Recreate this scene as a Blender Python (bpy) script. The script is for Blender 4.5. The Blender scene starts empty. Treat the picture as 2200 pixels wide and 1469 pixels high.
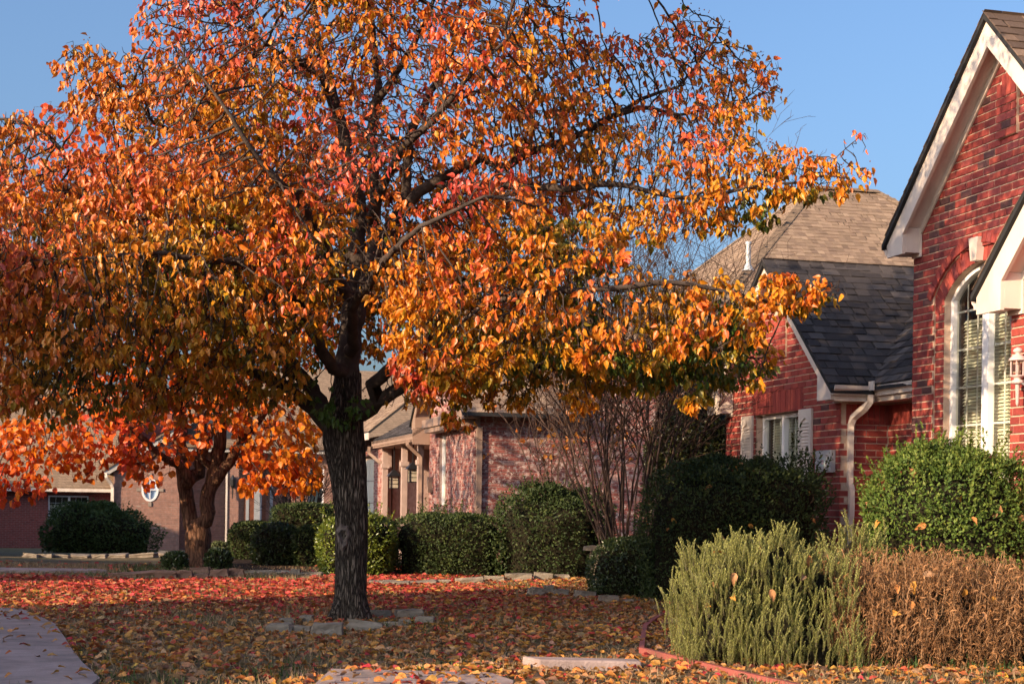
import bpy, math, random
import numpy as np
from mathutils import Vector, Matrix, kdtree, noise as mnoise

R = math.radians
rnd = random.Random(11)
rng = np.random.default_rng(11)
scene = bpy.context.scene
COL = scene.collection

# ------------------------------------------------------------------ camera, sky, sun, exposure
F_PX, CX, HY, EYE, ROLL = 3400.0, 1100.0, 1080.0, 0.94, R(0.8)
cam_data = bpy.data.cameras.new('camera')
cam = bpy.data.objects.new('camera', cam_data)
COL.objects.link(cam)
cam_data.sensor_width = 36.0
cam_data.lens = 36.0 * F_PX / 2200.0
cam_data.shift_y = (HY - 734.5) / 2200.0
cam_data.clip_end = 2000
cam_data.clip_start = 0.1
cam.matrix_world = Matrix.Translation((0, 0, EYE)) @ Matrix.Rotation(R(90), 4, 'X') @ Matrix.Rotation(ROLL, 4, 'Z')
cam_data.dof.use_dof = True
cam_data.dof.focus_distance = 12.2
cam_data.dof.aperture_fstop = 7.1
scene.camera = cam

SUN_EL = R(19.0)
SUN_H = Vector((-0.746, -0.666))          # horizontal direction towards the sun
world = bpy.data.worlds.new('World')
scene.world = world
world.use_nodes = True
wn = world.node_tree
for n in list(wn.nodes):
    wn.nodes.remove(n)
sky = wn.nodes.new('ShaderNodeTexSky')
sky.sky_type = 'NISHITA'
sky.sun_disc = False
sky.sun_elevation = SUN_EL
sky.sun_rotation = math.atan2(SUN_H.x, SUN_H.y)
sky.altitude = 200
sky.air_density = 1.0
sky.dust_density = 6.0
sky.ozone_density = 4.6
bg = wn.nodes.new('ShaderNodeBackground')
bg.inputs['Strength'].default_value = 0.15
wo = wn.nodes.new('ShaderNodeOutputWorld')
wn.links.new(sky.outputs[0], bg.inputs[0])
wn.links.new(bg.outputs[0], wo.inputs[0])

sun_data = bpy.data.lights.new('sun', 'SUN')
sun_data.energy = 5.0
sun_data.angle = R(0.53)
sun_data.color = (1.0, 0.73, 0.47)
sun = bpy.data.objects.new('sun', sun_data)
COL.objects.link(sun)
to_sun = Vector((SUN_H.x * math.cos(SUN_EL), SUN_H.y * math.cos(SUN_EL), math.sin(SUN_EL)))
sun.rotation_euler = to_sun.to_track_quat('Z', 'Y').to_euler()
sun.location = (-20, -20, 20)

vs = scene.view_settings
vs.view_transform = 'Standard'
vs.look = 'None'
vs.exposure = 0.81
vs.gamma = 1.0
vs.use_curve_mapping = False
scene.cycles.use_denoising = True
scene.cycles.max_bounces = 8
scene.cycles.transparent_max_bounces = 12
scene.cycles.sample_clamp_indirect = 6.0


def P(px, py, d):
    """Point seen at photo pixel (px, py) at distance d along the view axis (metres)."""
    lx, ly = (px - CX) / F_PX, (HY - py) / F_PX
    x = lx * math.cos(ROLL) - ly * math.sin(ROLL)
    z = lx * math.sin(ROLL) + ly * math.cos(ROLL)
    return Vector((x * d, d, EYE + z * d))


def ground_z(x, y):
    z = 0.0
    if y > 22:
        z -= 0.027 * (y - 22)
    if y > 70:
        z = -0.027 * 48
    z += 0.018 * mnoise.noise(Vector((x * 0.45, y * 0.45, 3.1)))
    return z


# ------------------------------------------------------------------ mesh helpers
def tag(o, label=None, cat=None, group=None, kind=None):
    if label: o['label'] = label
    if cat: o['category'] = cat
    if group: o['group'] = group
    if kind: o['kind'] = kind
    return o


def empty(name, loc=(0, 0, 0), rz=0.0):
    o = bpy.data.objects.new(name, None)
    o.empty_display_size = 0.2
    COL.objects.link(o)
    o.location = loc
    o.rotation_euler = (0, 0, rz)
    return o


def link_mesh(name, me, mat, parent=None):
    if mat is not None and not me.materials:
        me.materials.append(mat)
    o = bpy.data.objects.new(name, me)
    COL.objects.link(o)
    if parent is not None:
        o.parent = parent
    return o


def np_mesh(name, verts, tris, cols=None, smooth=False, quads=False):
    """Fast mesh from numpy arrays; cols is one rgb per vertex."""
    k = 4 if quads else 3
    verts = np.asarray(verts, dtype=np.float32).reshape(-1, 3)
    tris = np.asarray(tris, dtype=np.int32).reshape(-1, k)
    me = bpy.data.meshes.new(name)
    me.vertices.add(len(verts))
    me.vertices.foreach_set('co', verts.ravel())
    me.loops.add(len(tris) * k)
    me.loops.foreach_set('vertex_index', tris.ravel())
    me.polygons.add(len(tris))
    me.polygons.foreach_set('loop_start', np.arange(0, len(tris) * k, k, dtype=np.int32))
    me.polygons.foreach_set('loop_total', np.full(len(tris), k, dtype=np.int32))
    if smooth:
        me.polygons.foreach_set('use_smooth', np.ones(len(tris), dtype=bool))
    if cols is not None:
        at = me.color_attributes.new('Col', 'FLOAT_COLOR', 'POINT')
        c4 = np.ones((len(verts), 4), dtype=np.float32)
        c4[:, :3] = np.asarray(cols, dtype=np.float32)
        at.data.foreach_set('color', c4.ravel())
    me.update(calc_edges=True)
    me.validate()
    return me


class MB:
    """Collects polygons; build() links them as one mesh object."""
    def __init__(self):
        self.v, self.f, self.c = [], [], []

    def poly(self, pts, col=None):
        i = len(self.v)
        self.v += [tuple(p) for p in pts]
        self.f.append(tuple(range(i, i + len(pts))))
        self.c += [col or (0.5, 0.5, 0.5)] * len(pts)
        return self

    def box(self, x0, x1, y0, y1, z0, z1, col=None):
        return self.hexa([(x0, y0, z0), (x1, y0, z0), (x1, y1, z0), (x0, y1, z0), (x0, y0, z1), (x1, y0, z1), (x1, y1, z1), (x0, y1, z1)], col)

    def hexa(self, p, col=None):
        i = len(self.v)
        self.v += [tuple(q) for q in p]
        for f in ((0, 3, 2, 1), (4, 5, 6, 7), (0, 1, 5, 4), (1, 2, 6, 5), (2, 3, 7, 6), (3, 0, 4, 7)):
            self.f.append(tuple(i + k for k in f))
        self.c += [col or (0.5, 0.5, 0.5)] * 8
        return self

    def prism(self, poly, y0, y1, col=None):
        """poly: (x, z) outline, counter-clockwise seen from -y; extruded y0..y1."""
        n = len(poly)
        i = len(self.v)
        self.v += [(x, y0, z) for x, z in poly] + [(x, y1, z) for x, z in poly]
        self.f.append(tuple(i + k for k in range(n)))
        self.f.append(tuple(i + n + k for k in reversed(range(n))))
        for k in range(n):
            j = (k + 1) % n
            self.f.append((i + k, i + n + k, i + n + j, i + j))
        self.c += [col or (0.5, 0.5, 0.5)] * (2 * n)
        return self

    def sweep(self, path, prof, up=(0, 0, 1), cap=True):
        """Sweep a closed 2D profile (side, up) along a polyline."""
        n = len(prof)
        path = [Vector(p) for p in path]
        rings = []
        for k, p in enumerate(path):
            if k == 0: d = path[1] - p
            elif k == len(path) - 1: d = p - path[-2]
            else: d = (path[k + 1] - p).normalized() + (p - path[k - 1]).normalized()
            d.normalize()
            u = Vector(up)
            s = d.cross(u)
            if s.length < 1e-4: s = d.cross(Vector((1, 0, 0)))
            s.normalize()
            w = s.cross(d)
            i = len(self.v)
            self.v += [tuple(p + s * a + w * b) for a, b in prof]
            self.c += [(0.5, 0.5, 0.5)] * n
            rings.append(i)
        for a, b in zip(rings, rings[1:]):
            for k in range(n):
                j = (k + 1) % n
                self.f.append((a + k, a + j, b + j, b + k))
        if cap:
            self.f.append(tuple(rings[0] + k for k in reversed(range(n))))
            self.f.append(tuple(rings[-1] + k for k in range(n)))
        return self

    def lathe(self, prof, cx=0, cy=0, seg=12):
        """prof: (radius, z) from bottom to top about the vertical through (cx, cy)."""
        rings = []
        for r, z in prof:
            i = len(self.v)
            self.v += [(cx + r * math.cos(2 * math.pi * k / seg), cy + r * math.sin(2 * math.pi * k / seg), z) for k in range(seg)]
            self.c += [(0.5, 0.5, 0.5)] * seg
            rings.append(i)
        for a, b in zip(rings, rings[1:]):
            for k in range(seg):
                j = (k + 1) % seg
                self.f.append((a + k, a + j, b + j, b + k))
        self.f.append(tuple(rings[0] + k for k in reversed(range(seg))))
        self.f.append(tuple(rings[-1] + k for k in range(seg)))
        return self

    def mesh(self, name, colors=False, smooth=False):
        me = bpy.data.meshes.new(name)
        me.from_pydata(self.v, [], self.f)
        if colors:
            at = me.color_attributes.new('Col', 'FLOAT_COLOR', 'POINT')
            c4 = np.ones((len(self.v), 4), dtype=np.float32)
            c4[:, :3] = np.array(self.c, dtype=np.float32)
            at.data.foreach_set('color', c4.ravel())
        if smooth:
            me.polygons.foreach_set('use_smooth', np.ones(len(me.polygons), dtype=bool))
        me.update()
        return me

    def build(self, name, mat, parent=None, colors=False, smooth=False):
        return link_mesh(name, self.mesh(name, colors, smooth), mat, parent)


# ------------------------------------------------------------------ materials
def nodes(name):
    m = bpy.data.materials.new(name)
    m.use_nodes = True
    nt = m.node_tree
    for n in list(nt.nodes):
        nt.nodes.remove(n)
    out = nt.nodes.new('ShaderNodeOutputMaterial')
    return m, nt, out


def N(nt, t, **kw):
    n = nt.nodes.new(t)
    for k, v in kw.items():
        if k in n.inputs:
            n.inputs[k].default_value = v
        else:
            setattr(n, k, v)
    return n


def noise_tex(nt, coord, scale, detail=4.0, rough=0.55, dims=None):
    n = N(nt, 'ShaderNodeTexNoise')
    n.inputs['Scale'].default_value = scale
    n.inputs['Detail'].default_value = detail
    n.inputs['Roughness'].default_value = rough
    if dims is not None:
        mp = N(nt, 'ShaderNodeMapping')
        mp.inputs['Scale'].default_value = dims
        nt.links.new(coord, mp.inputs[0])
        coord = mp.outputs[0]
    nt.links.new(coord, n.inputs['Vector'])
    return n


def ramp(nt, src, stops, interp='LINEAR'):
    r = N(nt, 'ShaderNodeValToRGB')
    r.color_ramp.interpolation = interp
    el = r.color_ramp.elements
    while len(el) < len(stops):
        el.new(0.5)
    for e, (p, c) in zip(el, stops):
        e.position = p
        e.color = (*c, 1.0) if len(c) == 3 else c
    nt.links.new(src, r.inputs[0])
    return r


def mixrgb(nt, mode, fac, a, b):
    m = N(nt, 'ShaderNodeMix', data_type='RGBA', blend_type=mode)
    if isinstance(fac, (int, float)): m.inputs[0].default_value = fac
    else: nt.links.new(fac, m.inputs[0])
    for sock, val in ((m.inputs[6], a), (m.inputs[7], b)):
        if isinstance(val, tuple): sock.default_value = (*val, 1.0)
        else: nt.links.new(val, sock)
    return m.outputs[2]


def plain(name, col, rough=0.6, var=0.12, scale=6.0, bump=0.0, bscale=60.0, spec=0.4, metal=0.0, dirt=None):
    """Solid paint, stone or metal with mottled colour and fine relief."""
    m, nt, out = nodes(name)
    b = N(nt, 'ShaderNodeBsdfPrincipled')
    tc = N(nt, 'ShaderNodeTexCoord')
    n1 = noise_tex(nt, tc.outputs['Object'], scale)
    lo = tuple(c * (1 - var) for c in col)
    hi = tuple(min(1, c * (1 + var)) for c in col)
    c = ramp(nt, n1.outputs[0], [(0.3, lo), (0.7, hi)]).outputs[0]
    if dirt:
        n2 = noise_tex(nt, tc.outputs['Object'], scale * 0.6, 6.0, 0.65, (1, 1, 0.35))
        f = ramp(nt, n2.outputs[0], [(0.5, (0, 0, 0)), (0.72, (1, 1, 1))]).outputs[0]
        c = mixrgb(nt, 'MIX', f, c, dirt)
    nt.links.new(c, b.inputs['Base Color'])
    b.inputs['Roughness'].default_value = rough
    b.inputs['Specular IOR Level'].default_value = spec
    b.inputs['Metallic'].default_value = metal
    if bump:
        n3 = noise_tex(nt, tc.outputs['Object'], bscale, 5.0)
        bp = N(nt, 'ShaderNodeBump', Strength=bump, Distance=0.01)
        nt.links.new(n3.outputs[0], bp.inputs['Height'])
        nt.links.new(bp.outputs[0], b.inputs['Normal'])
    nt.links.new(b.outputs[0], out.inputs[0])
    return m


def attr_mat(name, rough=0.75, var=0.25, scale=30.0, bump=0.4, bscale=90.0, spec=0.3, smear=None, streak=None):
    """Colour from the per-piece attribute, broken up by grain (bricks, shingles, stones)."""
    m, nt, out = nodes(name)
    b = N(nt, 'ShaderNodeBsdfPrincipled')
    at = N(nt, 'ShaderNodeAttribute', attribute_name='Col')
    geo = N(nt, 'ShaderNodeNewGeometry')
    n1 = noise_tex(nt, geo.outputs['Position'], scale, 5.0, 0.65)
    k = ramp(nt, n1.outputs[0], [(0.25, (1 - var,) * 3), (0.75, (1 + var,) * 3)]).outputs[0]
    c = mixrgb(nt, 'MULTIPLY', 1.0, at.outputs['Color'], k)
    if smear:
        n2 = noise_tex(nt, geo.outputs['Position'], smear[1], 5.0, 0.7)
        f = ramp(nt, n2.outputs[0], [(smear[2], (0, 0, 0)), (smear[3], (1, 1, 1))]).outputs[0]
        c = mixrgb(nt, 'MIX', f, c, smear[0])
    nt.links.new(c, b.inputs['Base Color'])
    b.inputs['Roughness'].default_value = rough
    b.inputs['Specular IOR Level'].default_value = spec
    n3 = noise_tex(nt, geo.outputs['Position'], bscale, 4.0)
    bp = N(nt, 'ShaderNodeBump', Strength=bump, Distance=0.006)
    nt.links.new(n3.outputs[0], bp.inputs['Height'])
    nt.links.new(bp.outputs[0], b.inputs['Normal'])
    nt.links.new(b.outputs[0], out.inputs[0])
    return m


def leaf_mat(name, rough=0.35, trans=0.35, spec=0.5, vein=0.25):
    m, nt, out = nodes(name)
    at = N(nt, 'ShaderNodeAttribute', attribute_name='Col')
    geo = N(nt, 'ShaderNodeNewGeometry')
    n1 = noise_tex(nt, geo.outputs['Position'], 70.0, 3.0)
    k = ramp(nt, n1.outputs[0], [(0.3, (1 - vein,) * 3), (0.7, (1 + vein,) * 3)]).outputs[0]
    c = mixrgb(nt, 'MULTIPLY', 1.0, at.outputs['Color'], k)
    b = N(nt, 'ShaderNodeBsdfPrincipled')
    b.inputs['Roughness'].default_value = rough
    b.inputs['Specular IOR Level'].default_value = spec
    nt.links.new(c, b.inputs['Base Color'])
    t = N(nt, 'ShaderNodeBsdfTranslucent')
    nt.links.new(c, t.inputs['Color'])
    mx = N(nt, 'ShaderNodeMixShader')
    mx.inputs[0].default_value = trans
    nt.links.new(b.outputs[0], mx.inputs[1])
    nt.links.new(t.outputs[0], mx.inputs[2])
    nt.links.new(mx.outputs[0], out.inputs[0])
    return m


def bark_mat(name, dark, light, zs=0.22, scale=26.0, strength=0.9):
    m, nt, out = nodes(name)
    b = N(nt, 'ShaderNodeBsdfPrincipled')
    tc = N(nt, 'ShaderNodeTexCoord')
    mp = N(nt, 'ShaderNodeMapping')
    mp.inputs['Scale'].default_value = (1, 1, zs)
    nt.links.new(tc.outputs['Object'], mp.inputs[0])
    nz = noise_tex(nt, mp.outputs[0], scale * 0.5, 4.0)
    off = N(nt, 'ShaderNodeVectorMath', operation='MULTIPLY_ADD')
    off.inputs[1].default_value = (0.06, 0.06, 0.06)
    nt.links.new(nz.outputs[1], off.inputs[0])
    nt.links.new(mp.outputs[0], off.inputs[2])
    vo = N(nt, 'ShaderNodeTexVoronoi', feature='DISTANCE_TO_EDGE')
    vo.inputs['Scale'].default_value = scale
    nt.links.new(off.outputs[0], vo.inputs['Vector'])
    n2 = noise_tex(nt, tc.outputs['Object'], 5.0, 5.0)
    n3 = noise_tex(nt, tc.outputs['Object'], 120.0, 4.0)
    c1 = ramp(nt, vo.outputs[0], [(0.0, tuple(c * 0.35 for c in dark)), (0.10, dark), (0.35, light)]).outputs[0]
    k = ramp(nt, n2.outputs[0], [(0.3, (0.75, 0.72, 0.7)), (0.7, (1.2, 1.2, 1.15))]).outputs[0]
    c2 = mixrgb(nt, 'MULTIPLY', 1.0, c1, k)
    nt.links.new(c2, b.inputs['Base Color'])
    b.inputs['Roughness'].default_value = 0.9
    b.inputs['Specular IOR Level'].default_value = 0.15
    h = N(nt, 'ShaderNodeMath', operation='MULTIPLY_ADD')
    nt.links.new(n3.outputs[0], h.inputs[0])
    h.inputs[1].default_value = 0.12
    cl = ramp(nt, vo.outputs[0], [(0.0, (0, 0, 0)), (0.3, (1, 1, 1))]).outputs[0]
    nt.links.new(cl, h.inputs[2])
    bp = N(nt, 'ShaderNodeBump', Strength=strength, Distance=0.03)
    nt.links.new(h.outputs[0], bp.inputs['Height'])
    nt.links.new(bp.outputs[0], b.inputs['Normal'])
    nt.links.new(b.outputs[0], out.inputs[0])
    return m


def glass_mat(name, tint=(0.90, 0.94, 0.91), refl=0.12):
    m, nt, out = nodes(name)
    tr = N(nt, 'ShaderNodeBsdfTransparent')
    tr.inputs[0].default_value = (*tint, 1)
    gl = N(nt, 'ShaderNodeBsdfGlossy')
    gl.inputs['Roughness'].default_value = 0.02
    fr = N(nt, 'ShaderNodeFresnel', IOR=1.5)
    ad = N(nt, 'ShaderNodeMath', operation='ADD', use_clamp=True)
    ad.inputs[1].default_value = refl * 0.4
    nt.links.new(fr.outputs[0], ad.inputs[0])
    mx = N(nt, 'ShaderNodeMixShader')
    nt.links.new(ad.outputs[0], mx.inputs[0])
    nt.links.new(tr.outputs[0], mx.inputs[1])
    nt.links.new(gl.outputs[0], mx.inputs[2])
    nt.links.new(mx.outputs[0], out.inputs[0])
    return m


def far_brick_mat(name, cols, mortar, bw=0.2, bh=0.0677):
    """Bricks too small in the picture to pick apart (houses sixty metres away)."""
    m, nt, out = nodes(name)
    b = N(nt, 'ShaderNodeBsdfPrincipled')
    tc = N(nt, 'ShaderNodeTexCoord')
    sx = N(nt, 'ShaderNodeSeparateXYZ')
    nt.links.new(tc.outputs['Object'], sx.inputs[0])
    ad = N(nt, 'ShaderNodeMath', operation='ADD')
    nt.links.new(sx.outputs[0], ad.inputs[0])
    nt.links.new(sx.outputs[1], ad.inputs[1])
    cb = N(nt, 'ShaderNodeCombineXYZ')
    nt.links.new(ad.outputs[0], cb.inputs[0])
    nt.links.new(sx.outputs[2], cb.inputs[1])
    br = N(nt, 'ShaderNodeTexBrick')
    br.inputs['Color1'].default_value = (*cols[0], 1)
    br.inputs['Color2'].default_value = (*cols[1], 1)
    br.inputs['Mortar'].default_value = (*mortar, 1)
    br.inputs['Scale'].default_value = 1.0
    br.inputs['Mortar Size'].default_value = 0.006
    br.inputs['Brick Width'].default_value = bw
    br.inputs['Row Height'].default_value = bh
    br.inputs['Bias'].default_value = -0.2
    nt.links.new(cb.outputs[0], br.inputs['Vector'])
    n1 = noise_tex(nt, tc.outputs['Object'], 9.0, 4.0)
    k = ramp(nt, n1.outputs[0], [(0.3, (0.8,) * 3), (0.7, (1.2,) * 3)]).outputs[0]
    c = mixrgb(nt, 'MULTIPLY', 1.0, br.outputs[0], k)
    if len(cols) > 2:
        n2 = noise_tex(nt, tc.outputs['Object'], 4.0, 5.0, 0.6, (0.5, 0.5, 3.0))
        f = ramp(nt, n2.outputs[0], [(0.62, (0, 0, 0)), (0.68, (1, 1, 1))]).outputs[0]
        c = mixrgb(nt, 'MIX', f, c, cols[2])
    nt.links.new(c, b.inputs['Base Color'])
    b.inputs['Roughness'].default_value = 0.85
    bp = N(nt, 'ShaderNodeBump', Strength=0.5, Distance=0.01, invert=True)
    nt.links.new(br.outputs[1], bp.inputs['Height'])
    nt.links.new(bp.outputs[0], b.inputs['Normal'])
    nt.links.new(b.outputs[0], out.inputs[0])
    return m


def lawn_mat(name):
    m, nt, out = nodes(name)
    b = N(nt, 'ShaderNodeBsdfPrincipled')
    tc = N(nt, 'ShaderNodeTexCoord')
    co = tc.outputs['Object']
    n1 = noise_tex(nt, co, 0.7, 5.0, 0.6)
    n2 = noise_tex(nt, co, 14.0, 5.0, 0.7)
    n3 = noise_tex(nt, co, 90.0, 3.0, 0.7)
    straw = ramp(nt, n3.outputs[0], [(0.25, (0.10, 0.07, 0.04)), (0.75, (0.30, 0.22, 0.13))]).outputs[0]
    green = ramp(nt, n3.outputs[0], [(0.25, (0.03, 0.045, 0.012)), (0.75, (0.12, 0.13, 0.04))]).outputs[0]
    f = ramp(nt, n1.outputs[0], [(0.46, (0, 0, 0)), (0.66, (0.75, 0.75, 0.75))]).outputs[0]
    c = mixrgb(nt, 'MIX', f, straw, green)
    k = ramp(nt, n2.outputs[0], [(0.3, (0.7,) * 3), (0.7, (1.2,) * 3)]).outputs[0]
    c = mixrgb(nt, 'MULTIPLY', 1.0, c, k)
    nt.links.new(c, b.inputs['Base Color'])
    b.inputs['Roughness'].default_value = 0.95
    b.inputs['Specular IOR Level'].default_value = 0.1
    bp = N(nt, 'ShaderNodeBump', Strength=0.8, Distance=0.03)
    nt.links.new(n3.outputs[0], bp.inputs['Height'])
    nt.links.new(bp.outputs[0], b.inputs['Normal'])
    nt.links.new(b.outputs[0], out.inputs[0])
    return m


M = {}
M['brick'] = attr_mat('red_brick', 0.72, 0.22, 40.0, 0.5, 120.0, 0.35)
M['pink_brick'] = attr_mat('antique_brick', 0.85, 0.25, 30.0, 0.6, 70.0, 0.2, smear=((0.50, 0.38, 0.34), 13.0, 0.52, 0.60))
M['mortar'] = plain('mortar', (0.52, 0.38, 0.29), 0.95, 0.15, 20.0, 0.5, 150.0, 0.1)
M['pink_mortar'] = plain('pale_mortar', (0.36, 0.26, 0.23), 0.95, 0.2, 14.0, 0.5, 90.0, 0.1)
M['trim'] = plain('cream_trim_paint', (0.66, 0.57, 0.50), 0.5, 0.06, 3.0, 0.08, 40.0, 0.4, dirt=(0.50, 0.42, 0.36))
M['tan_trim'] = plain('tan_trim_paint', (0.27, 0.18, 0.135), 0.55, 0.08, 3.0, 0.08, 40.0, 0.4)
M['pale_post'] = plain('weathered_post', (0.40, 0.29, 0.25), 0.6, 0.12, 6.0)
M['white'] = plain('white_vinyl', (0.78, 0.76, 0.76), 0.4, 0.04, 3.0, 0.0, 40.0, 0.5)
M['keystone'] = plain('keystone_stone', (0.27, 0.22, 0.18), 0.9, 0.2, 5.0)
M['lantern_paint'] = plain('weathered_lantern_paint', (0.50, 0.40, 0.38), 0.5, 0.12, 14.0)
M['grey_trim'] = plain('grey_trim_paint', (0.42, 0.40, 0.37), 0.5, 0.08, 3.0)
M['shingle'] = attr_mat('charcoal_shingle', 0.95, 0.35, 160.0, 0.9, 220.0, 0.15)
M['tan_shingle'] = attr_mat('tan_shingle', 0.95, 0.3, 120.0, 0.8, 180.0, 0.15)
M['felt'] = plain('roof_felt', (0.02, 0.02, 0.022), 0.95, 0.2, 10.0)
M['glass'] = glass_mat('window_glass')
M['blind'] = plain('cream_blind', (0.74, 0.72, 0.60), 0.55, 0.05, 4.0)
M['dark_room'] = plain('dark_interior', (0.03, 0.03, 0.032), 0.9, 0.2, 3.0)
M['black_metal'] = plain('black_metal', (0.015, 0.015, 0.017), 0.35, 0.2, 20.0, 0.05, 80.0, 0.5)
M['grey_metal'] = plain('grey_metal', (0.45, 0.46, 0.47), 0.45, 0.08, 8.0, 0.0, 40, 0.5, 0.3)
M['concrete'] = plain('concrete', (0.33, 0.25, 0.23), 0.9, 0.22, 5.0, 0.5, 60.0, 0.15, dirt=(0.20, 0.165, 0.15))
M['stone'] = plain('limestone', (0.23, 0.19, 0.15), 0.95, 0.28, 9.0, 0.7, 30.0, 0.1, dirt=(0.20, 0.18, 0.15))
M['red_stone'] = plain('sandstone_block', (0.24, 0.14, 0.10), 0.95, 0.3, 9.0, 0.7, 30.0, 0.1, dirt=(0.14, 0.09, 0.07))
M['red_strip'] = plain('red_strip', (0.29, 0.082, 0.068), 0.6, 0.2, 6.0, 0.2, 40.0, 0.3, dirt=(0.17, 0.075, 0.06))
M['lawn'] = lawn_mat('dormant_lawn')
M['grass'] = leaf_mat('grass_blades', 0.7, 0.25, 0.2, 0.1)
M['mulch'] = plain('bare_soil', (0.035, 0.024, 0.018), 1.0, 0.4, 14.0, 0.9, 60.0, 0.05)
M['pear_leaf'] = leaf_mat('pear_leaf', 0.38, 0.28, 0.42)
M['glow_leaf'] = leaf_mat('red_tree_leaf', 0.4, 0.42, 0.4)
M['litter'] = leaf_mat('fallen_leaf', 0.6, 0.15, 0.3, 0.3)
M['shrub_leaf'] = leaf_mat('shrub_leaf', 0.33, 0.2, 0.5, 0.15)
M['dull_leaf'] = leaf_mat('dull_leaf', 0.6, 0.2, 0.25, 0.2)
M['needle'] = leaf_mat('rosemary_needle', 0.55, 0.2, 0.3, 0.1)
M['dry'] = leaf_mat('dry_stalk', 0.85, 0.15, 0.1, 0.3)
M['dark_core'] = plain('dark_twig_core', (0.018, 0.016, 0.010), 1.0, 0.4, 25.0, 0.9, 60.0, 0.05)  # near-black colour stands in for the shade among inner twigs
M['bark'] = bark_mat('pear_bark', (0.075, 0.060, 0.050), (0.215, 0.175, 0.145), 0.15, 48.0, 1.0)
M['branch'] = plain('pear_branch', (0.060, 0.045, 0.038), 0.9, 0.35, 14.0, 0.7, 70.0, 0.15)
M['red_bark'] = bark_mat('smooth_bark', (0.12, 0.062, 0.038), (0.17, 0.092, 0.058), 0.2, 22.0, 0.35)
M['myrtle'] = plain('myrtle_bark', (0.062, 0.038, 0.030), 0.75, 0.3, 9.0, 0.3, 40.0, 0.2)
M['berry'] = plain('berries', (0.13, 0.045, 0.025), 0.4, 0.3, 30.0, 0.0, 40.0, 0.4)
M['garage'] = plain('garage_door_paint', (0.62, 0.58, 0.50), 0.5, 0.05, 2.0)
M['wood_door'] = plain('stained_door', (0.17, 0.06, 0.03), 0.45, 0.25, 8.0)
M['far_red'] = far_brick_mat('far_red_brick', [(0.20, 0.040, 0.035), (0.15, 0.032, 0.030), (0.06, 0.025, 0.025)], (0.22, 0.13, 0.11))
M['far_pink'] = far_brick_mat('far_pink_brick', [(0.30, 0.15, 0.11), (0.22, 0.115, 0.09), (0.30, 0.24, 0.20)], (0.26, 0.19, 0.16), 0.42, 0.075)
M['far_roof'] = far_brick_mat('far_tan_roof', [(0.24, 0.165, 0.105), (0.18, 0.12, 0.075)], (0.10, 0.068, 0.045), 0.28, 0.10)

# ------------------------------------------------------------------ ground
def grid_axis(segs):
    out = []
    for a, b, s in segs:
        n = max(1, int(round((b - a) / s)))
        out += [a + (b - a) * k / n for k in range(n)]
    return out + [segs[-1][1]]


gx = grid_axis([(-300, -30, 30), (-30, -8, 2), (-8, 8, 0.25), (8, 30, 2), (30, 300, 30)])
gy = grid_axis([(-60, 0, 6), (0, 6, 1), (6, 26, 0.25), (26, 70, 2), (70, 700, 45)])
gv = np.array([(x, y, ground_z(x, y)) for y in gy for x in gx], dtype=np.float32)
nx_ = len(gx)
gq = np.array([(j * nx_ + i, j * nx_ + i + 1, (j + 1) * nx_ + i + 1, (j + 1) * nx_ + i) for j in range(len(gy) - 1) for i in range(nx_ - 1)], dtype=np.int32)
ground = link_mesh('ground', np_mesh('ground', gv, gq, smooth=True, quads=True), M['lawn'])
tag(ground, kind='structure')


def pad(outline, z0, z1, name, mat, parent=None):
    b = MB()
    n = len(outline)
    b.poly([(x, y, z1) for x, y in outline])
    for k in range(n):
        (xa, ya), (xb, yb) = outline[k], outline[(k + 1) % n]
        b.poly([(xa, ya, z0), (xb, yb, z0), (xb, yb, z1), (xa, ya, z1)])
    return b.build(name, mat, parent)


# curved concrete walk at the near left: two poured slabs with a joint between them
walk = tag(empty('path', (0, 0, 0)), kind='structure')
curve = [(-2.02, 7.6), (-2.06, 7.96), (-2.35, 8.7), (-2.60, 9.4), (-2.87, 10.2), (-3.25, 11.3), (-3.55, 11.95)]
pad([(-6.5, 7.0), (-2.0, 7.0)] + curve + [(-6.5, 12.05)], -0.1, 0.035, 'slab', M['concrete'], walk)
pad([(-6.5, 12.065), (-3.56, 11.965), (-3.94, 12.75), (-4.5, 13.0), (-6.5, 13.1)], -0.1, 0.035, 'slab', M['concrete'], walk)
far_walk = pad([(-12, 19.0), (-5.6, 19.35), (-5.0, 19.6), (-5.2, 19.95), (-12, 19.8)], -0.1, 0.04, 'far_path', M['concrete'])
tag(far_walk, kind='structure')
near_walk = pad([(-0.95, 7.2), (0.0, 7.3), (0.02, 8.0), (-0.1, 8.36), (-0.95, 8.44)], -0.1, 0.045, 'near_path', M['concrete'])
tag(near_walk, kind='structure')
bed = pad([(-1.6, 18.6), (0.9, 20.2), (1.3, 16.0), (2.2, 14.6), (4.2, 12.2), (5.5, 12.4), (2.2, 17.0), (1.2, 24.0), (-5.0, 24.5), (-3.0, 19.9)], -0.1, 0.012, 'planting_bed_ground', M['mulch'])
tag(bed, kind='structure')

# ------------------------------------------------------------------ the right-hand brick house
ANG = math.atan2(900, F_PX)
E1 = Vector((math.sin(ANG), -math.cos(ANG), 0))       # along the facades, towards the camera
INN = Vector((math.cos(ANG), math.sin(ANG), 0))       # into the houses
HROT = math.atan2(E1.y, E1.x)


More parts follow.
